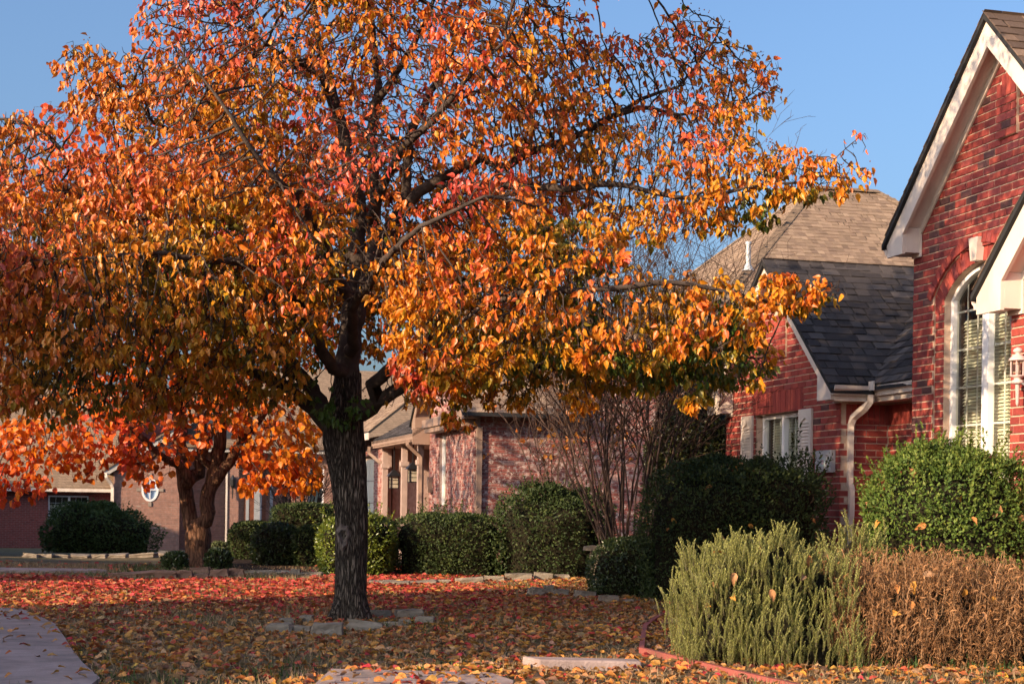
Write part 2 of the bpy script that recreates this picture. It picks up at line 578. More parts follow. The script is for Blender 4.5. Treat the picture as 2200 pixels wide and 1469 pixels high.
def brick_rows(z0, z1, spans, L=0.182, h=0.0677, gap=0.0115, seed=1):
    """Courses of stretchers; spans(z) gives the (a, b) runs of wall at a height. Yields (u0b,u1b,u0t,u1t,zb,zt,full)."""
    r = random.Random(seed)
    k = 0
    z = z0
    while z + h * 0.5 < z1:
        zb, zt = z, min(z + h - gap, z1)
        sb, st = spans(zb + 0.001), spans(zt - 0.001)
        if len(sb) != len(st):
            sb = st = spans((zb + zt) / 2)
        for (ab, bb), (at, bt) in zip(sb, st):
            u = math.floor(min(ab, at) / L) * L - (0.5 * L if k % 2 else 0.0) + r.uniform(-0.006, 0.006)
            while u < max(bb, bt):
                a0, a1 = max(u, ab), min(u + L - gap, bb)
                t0, t1 = max(u, at), min(u + L - gap, bt)
                u += L
                if a1 - a0 < 0.012 and t1 - t0 < 0.012:
                    continue
                a1, t1 = max(a1, a0 + 0.001), max(t1, t0 + 0.001)
                full = abs((a1 - a0) - (L - gap)) < 1e-4 and abs((t1 - t0) - (L - gap)) < 1e-4
                yield (a0, a1, t0, t1, zb, zt, full)
        z += h
        k += 1


RED = [((0.30, 0.052, 0.040), 10), ((0.25, 0.042, 0.035), 8), ((0.34, 0.064, 0.046), 7), ((0.20, 0.036, 0.034), 3), ((0.105, 0.044, 0.042), 0.55), ((0.27, 0.055, 0.05), 5)]
PINK = [((0.26, 0.085, 0.070), 8), ((0.20, 0.060, 0.052), 7), ((0.31, 0.12, 0.10), 5), ((0.36, 0.21, 0.18), 2.5), ((0.14, 0.05, 0.046), 2)]


def pick(pal, r):
    t = r.uniform(0, sum(w for _, w in pal))
    for c, w in pal:
        t -= w
        if t <= 0:
            break
    k = r.uniform(0.85, 1.15)
    return tuple(x * k for x in c)


class Bricks:
    """Gathers the bricks of one house; the largest in view become objects, the rest one joined part."""
    def __init__(self, pal, mat, seed):
        self.items, self.pal, self.mat, self.r = [], pal, mat, random.Random(seed)

    def add(self, wall, frame, corner, seen):
        """frame: 'f' (facing -y at y=corner), 's' (facing +x at x=corner). corner: plane coordinate. seen(u,z)->rank or None"""
        for q in brick_rows(*corner[1:3], corner[3], **corner[4]):
            u, z = (q[0] + q[1]) / 2, (q[4] + q[5]) / 2
            self.items.append((seen(u, z), wall, frame, corner[0], q))

    def quad(self, wall, frame, plane, q, rank=None):
        self.items.append((rank, wall, frame, plane, q))

    @staticmethod
    def verts(q, d0, d1, u0=0.0, z0=0.0):
        a0, a1, t0, t1, zb, zt, _ = q
        i = 0.0022
        return [(a0 - u0, d1, zb - z0), (a1 - u0, d1, zb - z0), (t1 - u0, d1, zt - z0), (t0 - u0, d1, zt - z0),
                (a0 - u0, d0 + i, zb - z0), (a1 - u0, d0 + i, zb - z0), (t1 - u0, d0 + i, zt - z0), (t0 - u0, d0 + i, zt - z0),
                (a0 + i - u0, d0, zb + i - z0), (a1 - i - u0, d0, zb + i - z0), (t1 - i - u0, d0, zt - i - z0), (t0 + i - u0, d0, zt - i - z0)]
    FACES = [(8, 9, 10, 11), (4, 5, 9, 8), (5, 6, 10, 9), (6, 7, 11, 10), (7, 4, 8, 11), (0, 1, 5, 4), (1, 2, 6, 5), (2, 3, 7, 6), (3, 0, 4, 7)]

    def finish(self, n_obj=300, rest_name='brickwork'):
        ranked = sorted([it for it in self.items if it[0] is not None], key=lambda it: it[0])
        chosen = set(id(it) for it in ranked[:n_obj])
        shared, rest = {}, {}
        for it in self.items:
            rank, wall, frame, plane, q = it
            col = pick(self.pal, self.r)
            proud = self.r.uniform(-0.0015, 0.0015)
            if id(it) in chosen:
                if q[6]:
                    ci = self.r.randrange(14)
                    key = (ci, round(q[1] - q[0], 4))
                    me = shared.get(key)
                    if me is None:
                        me = bpy.data.meshes.new('brick')
                        me.from_pydata(self.verts(q, 0.0, 0.02, q[0], q[4]), [], self.FACES)
                        self._col(me, [col] * 12)
                        me.materials.append(self.mat)
                        shared[key] = me
                else:
                    me = bpy.data.meshes.new('brick')
                    me.from_pydata(self.verts(q, 0.0, 0.02, q[0], q[4]), [], self.FACES)
                    self._col(me, [col] * 12)
                    me.materials.append(self.mat)
                o = bpy.data.objects.new('brick', me)
                COL.objects.link(o)
                o.parent = wall
                if frame == 'f':
                    o.location = (q[0], plane + proud, q[4])
                else:
                    o.location = (plane - proud, q[0], q[4])
                    o.rotation_euler = (0, 0, math.pi / 2)
            else:
                b = rest.setdefault(wall.name, (wall, MB()))[1]
                vs_ = self.verts(q, proud, 0.02)
                if frame == 'f':
                    vs_ = [(u, plane + d, z) for u, d, z in vs_]
                else:
                    vs_ = [(plane - d, u, z) for u, d, z in vs_]
                i = len(b.v)
                b.v += vs_
                b.c += [col] * 12
                b.f += [tuple(i + k for k in f) for f in self.FACES]
        for wall, b in rest.values():
            tag(b.build(rest_name, self.mat, wall, colors=True), kind='stuff')

    @staticmethod
    def _col(me, cols):
        at = me.color_attributes.new('Col', 'FLOAT_COLOR', 'POINT')
        c4 = np.ones((len(cols), 4), dtype=np.float32)
        c4[:, :3] = np.array(cols, dtype=np.float32)
        at.data.foreach_set('color', c4.ravel())


def backing(name, mat, parent, frame, plane, z0, z1, spans, thick=0.1, rec=0.008, h=0.0677):
    """Mortar-coloured wall behind the bricks, made course by course so that openings stay open."""
    b = MB()
    z = z0
    while z < z1 - 1e-6:
        zt = min(z + h, z1)
        sb, st = spans(z + 0.001), spans(zt - 0.001)
        if len(sb) != len(st):
            sb = st = spans((z + zt) / 2)
        for (a0, a1), (t0, t1) in zip(sb, st):
            if frame == 'f':
                y0, y1 = plane + rec, plane + thick
                b.hexa([(a0, y0, z), (a1, y0, z), (a1, y1, z), (a0, y1, z), (t0, y0, zt), (t1, y0, zt), (t1, y1, zt), (t0, y1, zt)])
            else:
                x0, x1 = plane - thick, plane - rec
                b.hexa([(x0, a0, z), (x1, a0, z), (x1, a1, z), (x0, a1, z), (x0, t0, zt), (x1, t0, zt), (x1, t1, zt), (x0, t1, zt)])
        z = zt
    return b.build(name, mat, parent)


def gable_trim(house, cx, A, s, w, xo, xi, zo, yf, yw, mat, sides=(-1, 1)):
    """Fascia boards, soffits, return boxes and frieze of a gable facing -y."""
    zt = lambda d: A - s * d
    zb = lambda d: A - w - s * d
    for sg in sides:
        def pts(l):
            q = [(cx + sg * x, z) for x, z in l]
            return q if sg < 0 else q[::-1]
        f = MB().prism(pts([(xo, zo), (xi, zo), (xi, zb(xi)), (0.0, A - w), (0.0, A), (xo, zt(xo))]), yf, yf + 0.03)
        fas = f.build('fascia_board', mat, house)
        sf = MB()
        d0, d1 = 0.0, xi
        z_a, z_b = A - w + 0.07, zb(xi) + 0.07
        sf.prism(pts([(d1, z_b), (d0, z_a), (d0, z_a + 0.02), (d1, z_b + 0.02)][::-1]), yf + 0.031, yw - 0.001)
        sf.build('soffit', mat, house)
        bx = MB()
        bx.prism(pts([(xo - 0.02, zo + 0.015), (xi - 0.001, zo + 0.015), (xi - 0.001, zb(xi) + 0.068), (xo - 0.02, zt(xo) - 0.02)]), yf + 0.031, yw - 0.022)
        bx.build('eave_return', mat, house)
        fr = MB()
        x2 = xi - 0.012
        fr.prism(pts([(xo - 0.15, zo - 0.02), (x2, zo - 0.02), (x2, zb(x2) + 0.0), (0.0, A - w + 0.0), (0.0, z_a), (xo - 0.15, zt(xo - 0.15) - 0.1)]), yw - 0.021, yw - 0.004)
        fr.build('frieze_board', mat, house)


def gutter(house, path, mat, w=0.085, h=0.085):
    """K-style gutter swept along its back edge; opens upward and outward (to the right of travel)."""
    prof = [(0, 0), (w * 0.55, 0), (w * 0.62, h * 0.35), (w * 0.95, h * 0.62), (w, h), (w * 0.88, h), (w * 0.80, h * 0.7), (0.008, h * 0.5), (0.0, h)]
    return MB().sweep(path, prof[::-1]).build('gutter', mat, house)


def downspout(house, path, mat, a=0.032, c=0.022):
    return MB().sweep(path, [(-a, -c), (a, -c), (a, c), (-a, c)], up=(0.2, 1, 0.01)).build('downspout', mat, house)


def shingles(parent, org, cdir, ddir, clen, dlen, expo, wr, pal, mat, n_obj, seed, keep=None, rank=None, rest_name='shingle_field'):
    """Rows of overlapping shingle tabs from the eave up to the ridge; org is the ridge start, ddir runs down the slope."""
    r = random.Random(seed)
    c, d = Vector(cdir).normalized(), Vector(ddir).normalized()
    nrm = c.cross(d)
    if nrm.z < 0: nrm = -nrm
    org = Vector(org)
    rows = int(dlen / expo)
    items = []
    for k in range(rows):
        dd = k * expo
        u = r.uniform(-0.2, 0)
        while u < clen:
            w = r.uniform(*wr)
            a, b = max(u, 0), min(u + w - 0.003, clen)
            u += w
            if b - a < 0.02: continue
            mid = org + c * ((a + b) / 2) + d * (dd + expo / 2)
            if keep is None or keep((a + b) / 2, dd, mid):
                items.append((rank((a + b) / 2, dd) if rank else 0, a, b, dd, r.choice((0.006, 0.013)), pick(pal, r)))
    chosen = set(id(i) for i in sorted([i for i in items if i[0] is not None], key=lambda i: i[0])[:n_obj]) if n_obj else set()
    rest = MB()
    shared = {}
    ln = expo * 1.25
    for it in items:
        _, a, b, dd, th, col = it
        # tab: butt end thick and proud, top end tucked under the row above
        p = [(a, dd - (ln - expo), 0.001), (b, dd - (ln - expo), 0.001), (b, dd + expo, 0.004), (a, dd + expo, 0.004)]
        q = [(x, y, z + (0.002 if i < 2 else th)) for i, (x, y, z) in enumerate(p)]
        if id(it) in chosen:
            wkey = round((b - a) / 0.04)
            key = (wkey, th, r.randrange(4))
            if key not in shared:
                W = wkey * 0.04 - 0.003
                me = bpy.data.meshes.new('shingle')
                pp = [(0, -(ln - expo), 0.001), (W, -(ln - expo), 0.001), (W, expo, 0.004), (0, expo, 0.004)]
                qq = [(x, y, z + (0.002 if i < 2 else th)) for i, (x, y, z) in enumerate(pp)]
                me.from_pydata(pp + qq, [], [(0, 3, 2, 1), (4, 5, 6, 7), (0, 1, 5, 4), (1, 2, 6, 5), (2, 3, 7, 6), (3, 0, 4, 7)])
                Bricks._col(me, [col] * 8)
                me.materials.append(mat)
                shared[key] = me
            o = bpy.data.objects.new('shingle', shared[key])
            COL.objects.link(o)
            o.parent = parent
            loc = org + c * a + d * dd
            o.matrix_local = Matrix(((c.x, d.x, nrm.x, loc.x), (c.y, d.y, nrm.y, loc.y), (c.z, d.z, nrm.z, loc.z), (0, 0, 0, 1)))
        else:
            rest.hexa([org + c * x + d * y + nrm * z for x, y, z in p] + [org + c * x + d * y + nrm * z for x, y, z in q], col)
    if rest.v:
        tag(rest.build(rest_name, mat, parent, colors=True), kind='stuff')


def window_unit(house, x0, x1, z0, z1, y, cols, rows_z, mull=None, arch=None, frame_w=0.045, parent_name='window', blind=True, axis='f'):
    """A window facing -y: outer frame, mullion, muntins, glass and a blind behind. arch=(cx,cz,r) rounds the head."""
    def head(x):
        if arch is None: return z1
        cx, cz, r = arch
        return cz + math.sqrt(max(0.0, r * r - (x - cx) ** 2))
    n = 14
    xs = [x0 + (x1 - x0) * k / n for k in range(n + 1)]
    fb = MB()
    fb.box(x0, x0 + frame_w, y, y + 0.06, z0, head(x0))
    fb.box(x1 - frame_w, x1, y, y + 0.06, z0, head(x1))
    fb.box(x0 + frame_w, x1 - frame_w, y, y + 0.06, z0, z0 + frame_w)
    for a, b in zip(xs, xs[1:]):
        ha, hb = head(a), head(b)
        fw = frame_w
        fb.hexa([(a, y - 0.001, ha - fw), (b, y - 0.001, hb - fw), (b, y + 0.061, hb - fw), (a, y + 0.061, ha - fw), (a, y - 0.001, ha), (b, y - 0.001, hb), (b, y + 0.061, hb), (a, y + 0.061, ha)])
    win = fb.build(parent_name, M['white'], house)
    sashes = [(x0 + frame_w, x1 - frame_w)]
    if mull:
        MB().box(mull[0], mull[1], y - 0.012, y + 0.05, z0, head((mull[0] + mull[1]) / 2) - 0.002).build('mullion', M['white'], win)
        sashes = [(x0 + frame_w, mull[0]), (mull[1], x1 - frame_w)]
    for a, b in sashes:
        for k in range(1, cols):
            x = a + (b - a) * k / cols
            MB().box(x - 0.006, x + 0.006, y + 0.044, y + 0.052, z0 + frame_w, head(x) - frame_w).build('muntin', M['white'], win)
        for z in rows_z:
            MB().box(a, b, y + 0.043, y + 0.053, z - 0.008, z + 0.008).build('muntin', M['white'], win)
        gb = MB()
        ss = [a + (b - a) * k / 6 for k in range(7)]
        for p, q in zip(ss, ss[1:]):
            gb.poly([(p, y + 0.04, z0 + 0.02), (q, y + 0.04, z0 + 0.02), (q, y + 0.04, head(q) - 0.02), (p, y + 0.04, head(p) - 0.02)])
        gb.build('glass', M['glass'], win)
    if blind:
        bb = MB()
        z = z0 + 0.03
        top = blind if isinstance(blind, float) else z1
        while z < top:
            bb.hexa([(x0 + 0.05, y + 0.10, z), (x1 - 0.05, y + 0.10, z), (x1 - 0.05, y + 0.115, z + 0.002), (x0 + 0.05, y + 0.115, z + 0.002),
                     (x0 + 0.05, y + 0.125, z + 0.030), (x1 - 0.05, y + 0.125, z + 0.030), (x1 - 0.05, y + 0.128, z + 0.031), (x0 + 0.05, y + 0.128, z + 0.031)])
            z += 0.031
        tag(bb.build('blind', M['blind'], win), kind='stuff')
    rm = MB()
    rm.poly([(x0 - 0.1, y + 0.35, z0 - 0.1), (x1 + 0.1, y + 0.35, z0 - 0.1), (x1 + 0.1, y + 0.35, z1 + 0.4), (x0 - 0.1, y + 0.35, z1 + 0.4)])
    rm.poly([(x0 - 0.1, y + 0.09, z0 - 0.1), (x0 - 0.1, y + 0.35, z0 - 0.1), (x0 - 0.1, y + 0.35, z1 + 0.4), (x0 - 0.1, y + 0.09, z1 + 0.4)])
    rm.poly([(x1 + 0.1, y + 0.09, z0 - 0.1), (x1 + 0.1, y + 0.35, z0 - 0.1), (x1 + 0.1, y + 0.35, z1 + 0.4), (x1 + 0.1, y + 0.09, z1 + 0.4)])
    rm.poly([(x0 - 0.1, y + 0.09, z1 + 0.4), (x1 + 0.1, y + 0.09, z1 + 0.4), (x1 + 0.1, y + 0.35, z1 + 0.4), (x0 - 0.1, y + 0.35, z1 + 0.4)])
    rm.build('room_interior', M['dark_room'], win)
    return win


house = empty('brick_house', (3.7368, 14.8472, 0.0), HROT)
tag(house, 'red brick house with cream gables, arched window and charcoal side roof', 'house')
HM = Matrix.Translation((3.7368, 14.8472, 0)) @ Matrix.Rotation(HROT, 4, 'Z')


def cam_px(w):
    """World point to photo pixel (only to rank which pieces show largest)."""
    d = w.y
    lx, lz = w.x / d, (w.z - EYE) / d
    x = lx * math.cos(ROLL) + lz * math.sin(ROLL)
    y = -lx * math.sin(ROLL) + lz * math.cos(ROLL)
    return CX + F_PX * x, HY - F_PX * y


def in_view(mat4, x0=0, x1=2200, y0=0, y1=1469):
    def f(p):
        w = mat4 @ Vector(p)
        px, py = cam_px(w)
        return w.y if x0 <= px <= x1 and y0 <= py <= y1 else None
    return f


bricks = Bricks(RED, M['brick'], 5)
AC = (1.12, 2.30)          # centre of the window arch


def main_spans(z):
    l, r_ = 0.0, 3.09
    if z > 3.42:
        h = (4.93 - z) / 0.968
        l, r_ = 1.545 - h, 1.545 + h
        if r_ <= l: return []
    if 0.55 < z < 3.25:
        w = 0.753 if z < 2.879 else math.sqrt(max(0, 0.95 ** 2 - (z - AC[1]) ** 2))
        return [(l, AC[0] - w), (AC[0] + w, r_)]
    return [(l, r_)]


vis_main = in_view(HM, 1950, 2200, 60, 1010)
w_main = backing('wall', M['mortar'], house, 'f', 0.0, -0.3, 4.9, main_spans)
bricks.add(w_main, 'f', (0.0, -0.3, 4.9, main_spans, dict(seed=3)), lambda u, z: vis_main((u, 0, z)) if u < 2.4 else None)

# window surround: jamb bricks and arch ring, set back 25 mm
WIN_Y = 0.025
ring = MB()
na = 40
for k in range(na):
    a0, a1 = (math.pi * 0.155 + (math.pi * 0.69) * k / na), (math.pi * 0.155 + (math.pi * 0.69) * (k + 1) / na)
    p = [(AC[0] + rr * math.cos(a), AC[1] + rr * math.sin(a)) for a in (a0, a1) for rr in (0.80, 0.955)]
    ring.hexa([(p[0][0], WIN_Y + 0.006, p[0][1]), (p[1][0], WIN_Y + 0.006, p[1][1]), (p[1][0], WIN_Y + 0.10, p[1][1]), (p[0][0], WIN_Y + 0.10, p[0][1]),
               (p[2][0], WIN_Y + 0.006, p[2][1]), (p[3][0], WIN_Y + 0.006, p[3][1]), (p[3][0], WIN_Y + 0.10, p[3][1]), (p[2][0], WIN_Y + 0.10, p[2][1])])
arch = ring.build('arch', M['mortar'], house)
na = 25
rr_ = random.Random(8)
for k in range(na):
    a0, a1 = math.pi * 0.16 + math.pi * 0.68 * k / na, math.pi * 0.16 + math.pi * 0.68 * (k + 0.86) / na
    b = MB()
    p = [(AC[0] + rr * math.cos(a), AC[1] + rr * math.sin(a)) for a in (a0, a1) for rr in (0.802, 0.948)]
    y0, y1 = WIN_Y - 0.003, WIN_Y + 0.095
    b.hexa([(p[0][0], y0, p[0][1]), (p[1][0], y0, p[1][1]), (p[1][0], y1, p[1][1]), (p[0][0], y1, p[0][1]),
            (p[2][0], y0, p[2][1]), (p[3][0], y0, p[3][1]), (p[3][0], y1, p[3][1]), (p[2][0], y1, p[2][1])], pick(RED, rr_))
    b.build('brick', M['brick'], arch, colors=True)
# raised outer label course over the arch, standing 12 mm proud
for k in range(26):
    a0, a1 = math.pi * 0.19 + math.pi * 0.62 * k / 26, math.pi * 0.19 + math.pi * 0.62 * (k + 0.9) / 26
    b = MB()
    p = [(AC[0] + rr * math.cos(a), AC[1] + rr * math.sin(a)) for a in (a0, a1) for rr in (0.953, 1.035)]
    y0, y1 = -0.014, 0.03
    b.hexa([(p[0][0], y0, p[0][1]), (p[1][0], y0, p[1][1]), (p[1][0], y1, p[1][1]), (p[0][0], y1, p[0][1]),
            (p[2][0], y0, p[2][1]), (p[3][0], y0, p[3][1]), (p[3][0], y1, p[3][1]), (p[2][0], y1, p[2][1])], pick(RED, rr_))
    b.build('brick', M['brick'], arch, colors=True)
key = MB().prism([(AC[0] - 0.045, 3.10), (AC[0] + 0.045, 3.10), (AC[0] + 0.075, 3.30), (AC[0] - 0.075, 3.30)], -0.05, 0.02)
key.build('keystone', M['trim'], house)
for sx in (-1, 1):
    jm = MB()
    xa, xb = sorted((AC[0] + sx * 0.752, AC[0] + sx * 0.604))
    jm.box(xa, xb, WIN_Y + 0.008, WIN_Y + 0.1, 0.55, 2.84)
    jo = jm.build('window_jamb', M['mortar'], house)
    for q in brick_rows(0.55, 2.84, lambda z: [(xa + 0.002, xb - 0.002)], L=0.4, seed=4):
        q = (xa + 0.003, xb - 0.003, xa + 0.003, xb - 0.003, q[4], q[5], False)
        bricks.quad(jo, 'f', WIN_Y, q, vis_main((xa, 0, q[4])) if sx < 0 else None)
window_unit(house, AC[0] - 0.603, AC[0] + 0.603, 0.6, 2.84, 0.095, 3, [1.01, 1.351, 1.692, 2.033, 2.374, 2.715], mull=(1.068, 1.172), arch=(AC[0], AC[1], 0.80), blind=2.62)
# raised pointed panel in the gable
pan = MB().prism([(1.43, 4.08), (1.72, 4.08), (1.72, 4.5), (1.575, 4.66), (1.43, 4.5)], -0.022, 0.01).build('gable_panel', M['mortar'], house)
for k in range(5):
    za = 4.085 + k * 0.0677
    for xa, xb in (((1.432, 1.57), (1.579, 1.718)) if k % 2 == 0 else ((1.432, 1.50), (1.509, 1.641), (1.65, 1.718))):
        MB().box(xa, xb, -0.032, 0.0, za, za + 0.0585, pick(RED, rr_)).build('brick', M['brick'], pan, colors=True)
for k in range(4):
    xa = 1.434 + k * 0.0715
    z1 = 4.50 + 0.155 - abs(xa + 0.03 - 1.575) * 1.1
    MB().box(xa, xa + 0.063, -0.032, 0.0, 4.425, z1, pick(RED, rr_)).build('brick', M['brick'], pan, colors=True)
# main gable trim and roof
gable_trim(house, 1.545, 5.06, 0.968, 0.23, 1.695, 1.40, 3.297, -0.2, 0.0, M['trim'])


def slab_roof(parent, ridge, eaves, y0, y1, mat=None, th=0.05):
    (xr, zr) = ridge
    b = MB()
    for xe, ze in eaves:
        b.hexa([(xe, y0, ze - th), (xr, y0, zr - th), (xr, y1, zr - th), (xe, y1, ze - th), (xe, y0, ze), (xr, y0, zr), (xr, y1, zr), (xe, y1, ze)])
    return b.build('roof', mat or M['felt'], parent)


roof_main = slab_roof(house, (1.545, 5.105), [(-0.19, 3.425), (3.28, 3.425)], -0.235, 7.0)
BROWN_SH = [((0.17, 0.115, 0.085), 5), ((0.12, 0.082, 0.064), 5), ((0.22, 0.15, 0.11), 3)]
s968 = math.atan(0.968)
shingles(roof_main, (1.545, -0.24, 5.11), (0, 1, 0), (math.cos(s968), 0, -math.sin(s968)), 7.2, 2.4, 0.122, (0.16, 0.30), BROWN_SH, M['shingle'], 60, 21, rank=lambda a, d: a + d if a < 2.5 and d < 1.2 else None)
shingles(roof_main, (1.545, -0.24, 5.11), (0, 1, 0), (-math.cos(s968), 0, -math.sin(s968)), 7.2, 2.4, 0.122, (0.16, 0.30), BROWN_SH, M['shingle'], 0, 22)
MB().box(-0.04, 0.0, 0.6, 7.0, 0, 3.4).build('side_wall', M['mortar'], house)
gutter(house, [(-0.135, 7.0, 3.325), (-0.135, -0.2, 3.325)], M['trim'], 0.09, 0.09)

# --- wing with the shuttered window
WX, WY = -1.110, -0.179
WC = -2.55


def wing_spans(z):
    l, r_ = WX - 2.964, WX
    if z > 2.1:
        h = min(1.482, (3.44 - z) / 0.88)
        l, r_ = WC - h, WC + h
        if r_ <= l: return []
    if 0.6 < z < 1.965:
        return [(l, -3.21), (-2.04, r_)]
    if 1.965 <= z < 2.205:
        return [(l, -3.29), (-1.985, r_)]
    return [(l, r_)]


vis_wing = in_view(HM, 1555, 1960, 600, 1100)
w_wing = backing('wing_wall', M['mortar'], house, 'f', WY, -0.3, 3.42, wing_spans)
bricks.add(w_wing, 'f', (WY, -0.3, 3.42, wing_spans, dict(seed=9)), lambda u, z: vis_wing((u, WY, z)))
lin = MB().box(-3.29, -1.985, WY + 0.008, WY + 0.1, 1.966, 2.204).build('lintel', M['mortar'], house)
k = 0
x = -3.288
while x < -2.0:
    MB().box(x, x + 0.0565, WY - 0.001 + rr_.uniform(-0.002, 0.002), WY + 0.09, 1.968, 2.202, pick(RED[:3], rr_)).build('brick', M['brick'], lin, colors=True)
    x += 0.0625
for q in brick_rows(0.6, 1.965, lambda z: [(0.0, 0.1)], L=0.4, seed=2):      # left reveal of the window, facing the camera
    bricks.quad(w_wing, 's', -3.212, (WY + 0.02, WY + 0.115, WY + 0.02, WY + 0.115, q[4], q[5], False), None)
window_unit(house, -3.205, -2.045, 0.65, 1.96, WY + 0.085, 3, [1.0, 1.33], mull=(-2.66, -2.60), blind=1.9)
for xa, xb in ((-3.559, -3.253), (-2.022, -1.719)):
    sh = MB()
    y0, y1 = WY - 0.03, WY - 0.004
    sh.box(xa, xa + 0.045, y0, y1, 0.55, 1.968)
    sh.box(xb - 0.045, xb, y0, y1, 0.55, 1.968)
    sh.box(xa + 0.045, xb - 0.045, y0, y1, 0.55, 0.62)
    sh.box(xa + 0.045, xb - 0.045, y0, y1, 1.21, 1.27)
    xm = (xa + xb) / 2
    sh.prism([(xa + 0.045, 1.83), (xm, 1.875), (xb - 0.045, 1.83), (xb - 0.045, 1.968), (xa + 0.045, 1.968)], y0, y1)
    sh.box(xa + 0.045, xb - 0.045, y1 - 0.008, y1, 0.62, 1.9)
    so = sh.build('shutter', M['trim'], house)
    z = 0.63
    slat = None
    while z < 1.85:
        if not (1.19 < z < 1.27):
            if slat is None:
                slat = MB().hexa([(-0.105, -0.026, 0), (0.105, -0.026, 0), (0.105, -0.010, 0.024), (-0.105, -0.010, 0.024), (-0.105, -0.024, 0.004), (0.105, -0.024, 0.004), (0.105, -0.009, 0.028), (-0.105, -0.009, 0.028)]).mesh('slat')
                slat.materials.append(M['trim'])
            so2 = bpy.data.objects.new('slat', slat)
            COL.objects.link(so2)
            so2.parent = so
            so2.location = (xm, WY, z)
        z += 0.034
# proud strip in the wing gable
ps = MB().box(WC - 0.155, WC + 0.155, WY - 0.02, WY + 0.01, 2.56, 3.08).build('gable_panel', M['mortar'], house)
for k in range(7):
    za = 2.563 + k * 0.0677
    for xa, xb in (((WC - 0.153, WC - 0.004), (WC + 0.004, WC + 0.153)) if k % 2 else ((WC - 0.153, WC - 0.08), (WC - 0.072, WC + 0.072), (WC + 0.08, WC + 0.153))):
        MB().box(xa, xb, WY - 0.03, WY, za, za + 0.0585, pick(RED, rr_)).build('brick', M['brick'], ps, colors=True)
gable_trim(house, WC, 3.57, 0.88, 0.15, 1.63, 1.32, 2.008, WY - 0.2, WY, M['trim'])
roof_wing = slab_roof(house, (WC, 3.61), [(WC - 1.70, 2.114), (WC + 1.70, 2.114)], WY - 0.235, 6.5)
CHAR_SH = [((0.056, 0.049, 0.050), 5), ((0.076, 0.066, 0.066), 5), ((0.040, 0.035, 0.037), 5), ((0.100, 0.086, 0.084), 2)]
s88 = math.atan(0.88)
vis_roof = in_view(HM, 1640, 1965, 540, 850)
shingles(roof_wing, (WC, WY - 0.24, 3.615), (0, 1, 0), (math.cos(s88), 0, -math.sin(s88)), 6.7, 2.27, 0.122, (0.09, 0.19), CHAR_SH, M['shingle'], 240, 23,
         rank=lambda a, d: vis_roof((WC + d * math.cos(s88), WY - 0.24 + a, 3.615 - d * math.sin(s88))))
shingles(roof_wing, (WC, WY - 0.24, 3.615), (0, 1, 0), (-math.cos(s88), 0, -math.sin(s88)), 6.7, 2.27, 0.122, (0.09, 0.19), CHAR_SH, M['shingle'], 0, 24)
for k in range(30):
    y = WY - 0.24 + k * 0.14
    MB().hexa([(WC - 0.12, y, 3.512), (WC, y, 3.622), (WC, y + 0.18, 3.618), (WC - 0.12, y + 0.18, 3.508), (WC - 0.12, y, 3.524), (WC, y, 3.640), (WC, y + 0.18, 3.626), (WC - 0.12, y + 0.18, 3.516)], pick(CHAR_SH, rr_)).hexa(
        [(WC, y, 3.622), (WC + 0.12, y, 3.512), (WC + 0.12, y + 0.18, 3.508), (WC, y + 0.18, 3.618), (WC, y, 3.640), (WC + 0.12, y, 3.524), (WC + 0.12, y + 0.18, 3.516), (WC, y + 0.18, 3.626)], pick(CHAR_SH, rr_)).build('ridge_shingle', M['shingle'], roof_wing, colors=True)
# wing side wall and the recessed wall between the wing and the main gable
one = lambda a, b: (lambda z: [(a, b)])
w_side = backing('wing_side_wall', M['mortar'], house, 's', WX, -0.3, 1.77, one(WY + 0.11, 0.35))
bricks.add(w_side, 's', (WX, -0.3, 1.77, one(WY + 0.002, 0.348), dict(seed=12, L=0.23)), lambda u, z: vis_wing((WX, u, z)))
w_rec = backing('recess_wall', M['mortar'], house, 'f', 0.35, -0.3, 1.77, one(WX - 0.02, -0.04))
bricks.add(w_rec, 'f', (0.35, -0.3, 1.77, one(WX + 0.001, -0.04), dict(seed=13)), lambda u, z: vis_wing((u, 0.35, z)))
sc = MB().box(WX - 0.1, WX - 0.008, WY + 0.11, 0.45, 1.77, 2.1).box(WX - 0.008, -0.04, 0.358, 0.45, 1.77, 2.1).build('soldier_course', M['mortar'], house)
y = WY + 0.002
while y < 0.34:
    MB().box(WX - 0.09, WX + rr_.uniform(-0.002, 0.002), y, y + 0.0565, 1.779, 1.98, pick(RED[:4], rr_)).build('brick', M['brick'], sc, colors=True)
    y += 0.0625
x = WX + 0.01
while x < -0.06:
    MB().box(x, x + 0.0565, 0.35 + rr_.uniform(-0.002, 0.002), 0.44, 1.779, 1.98, pick(RED[:4], rr_)).build('brick', M['brick'], sc, colors=True)
    x += 0.0625
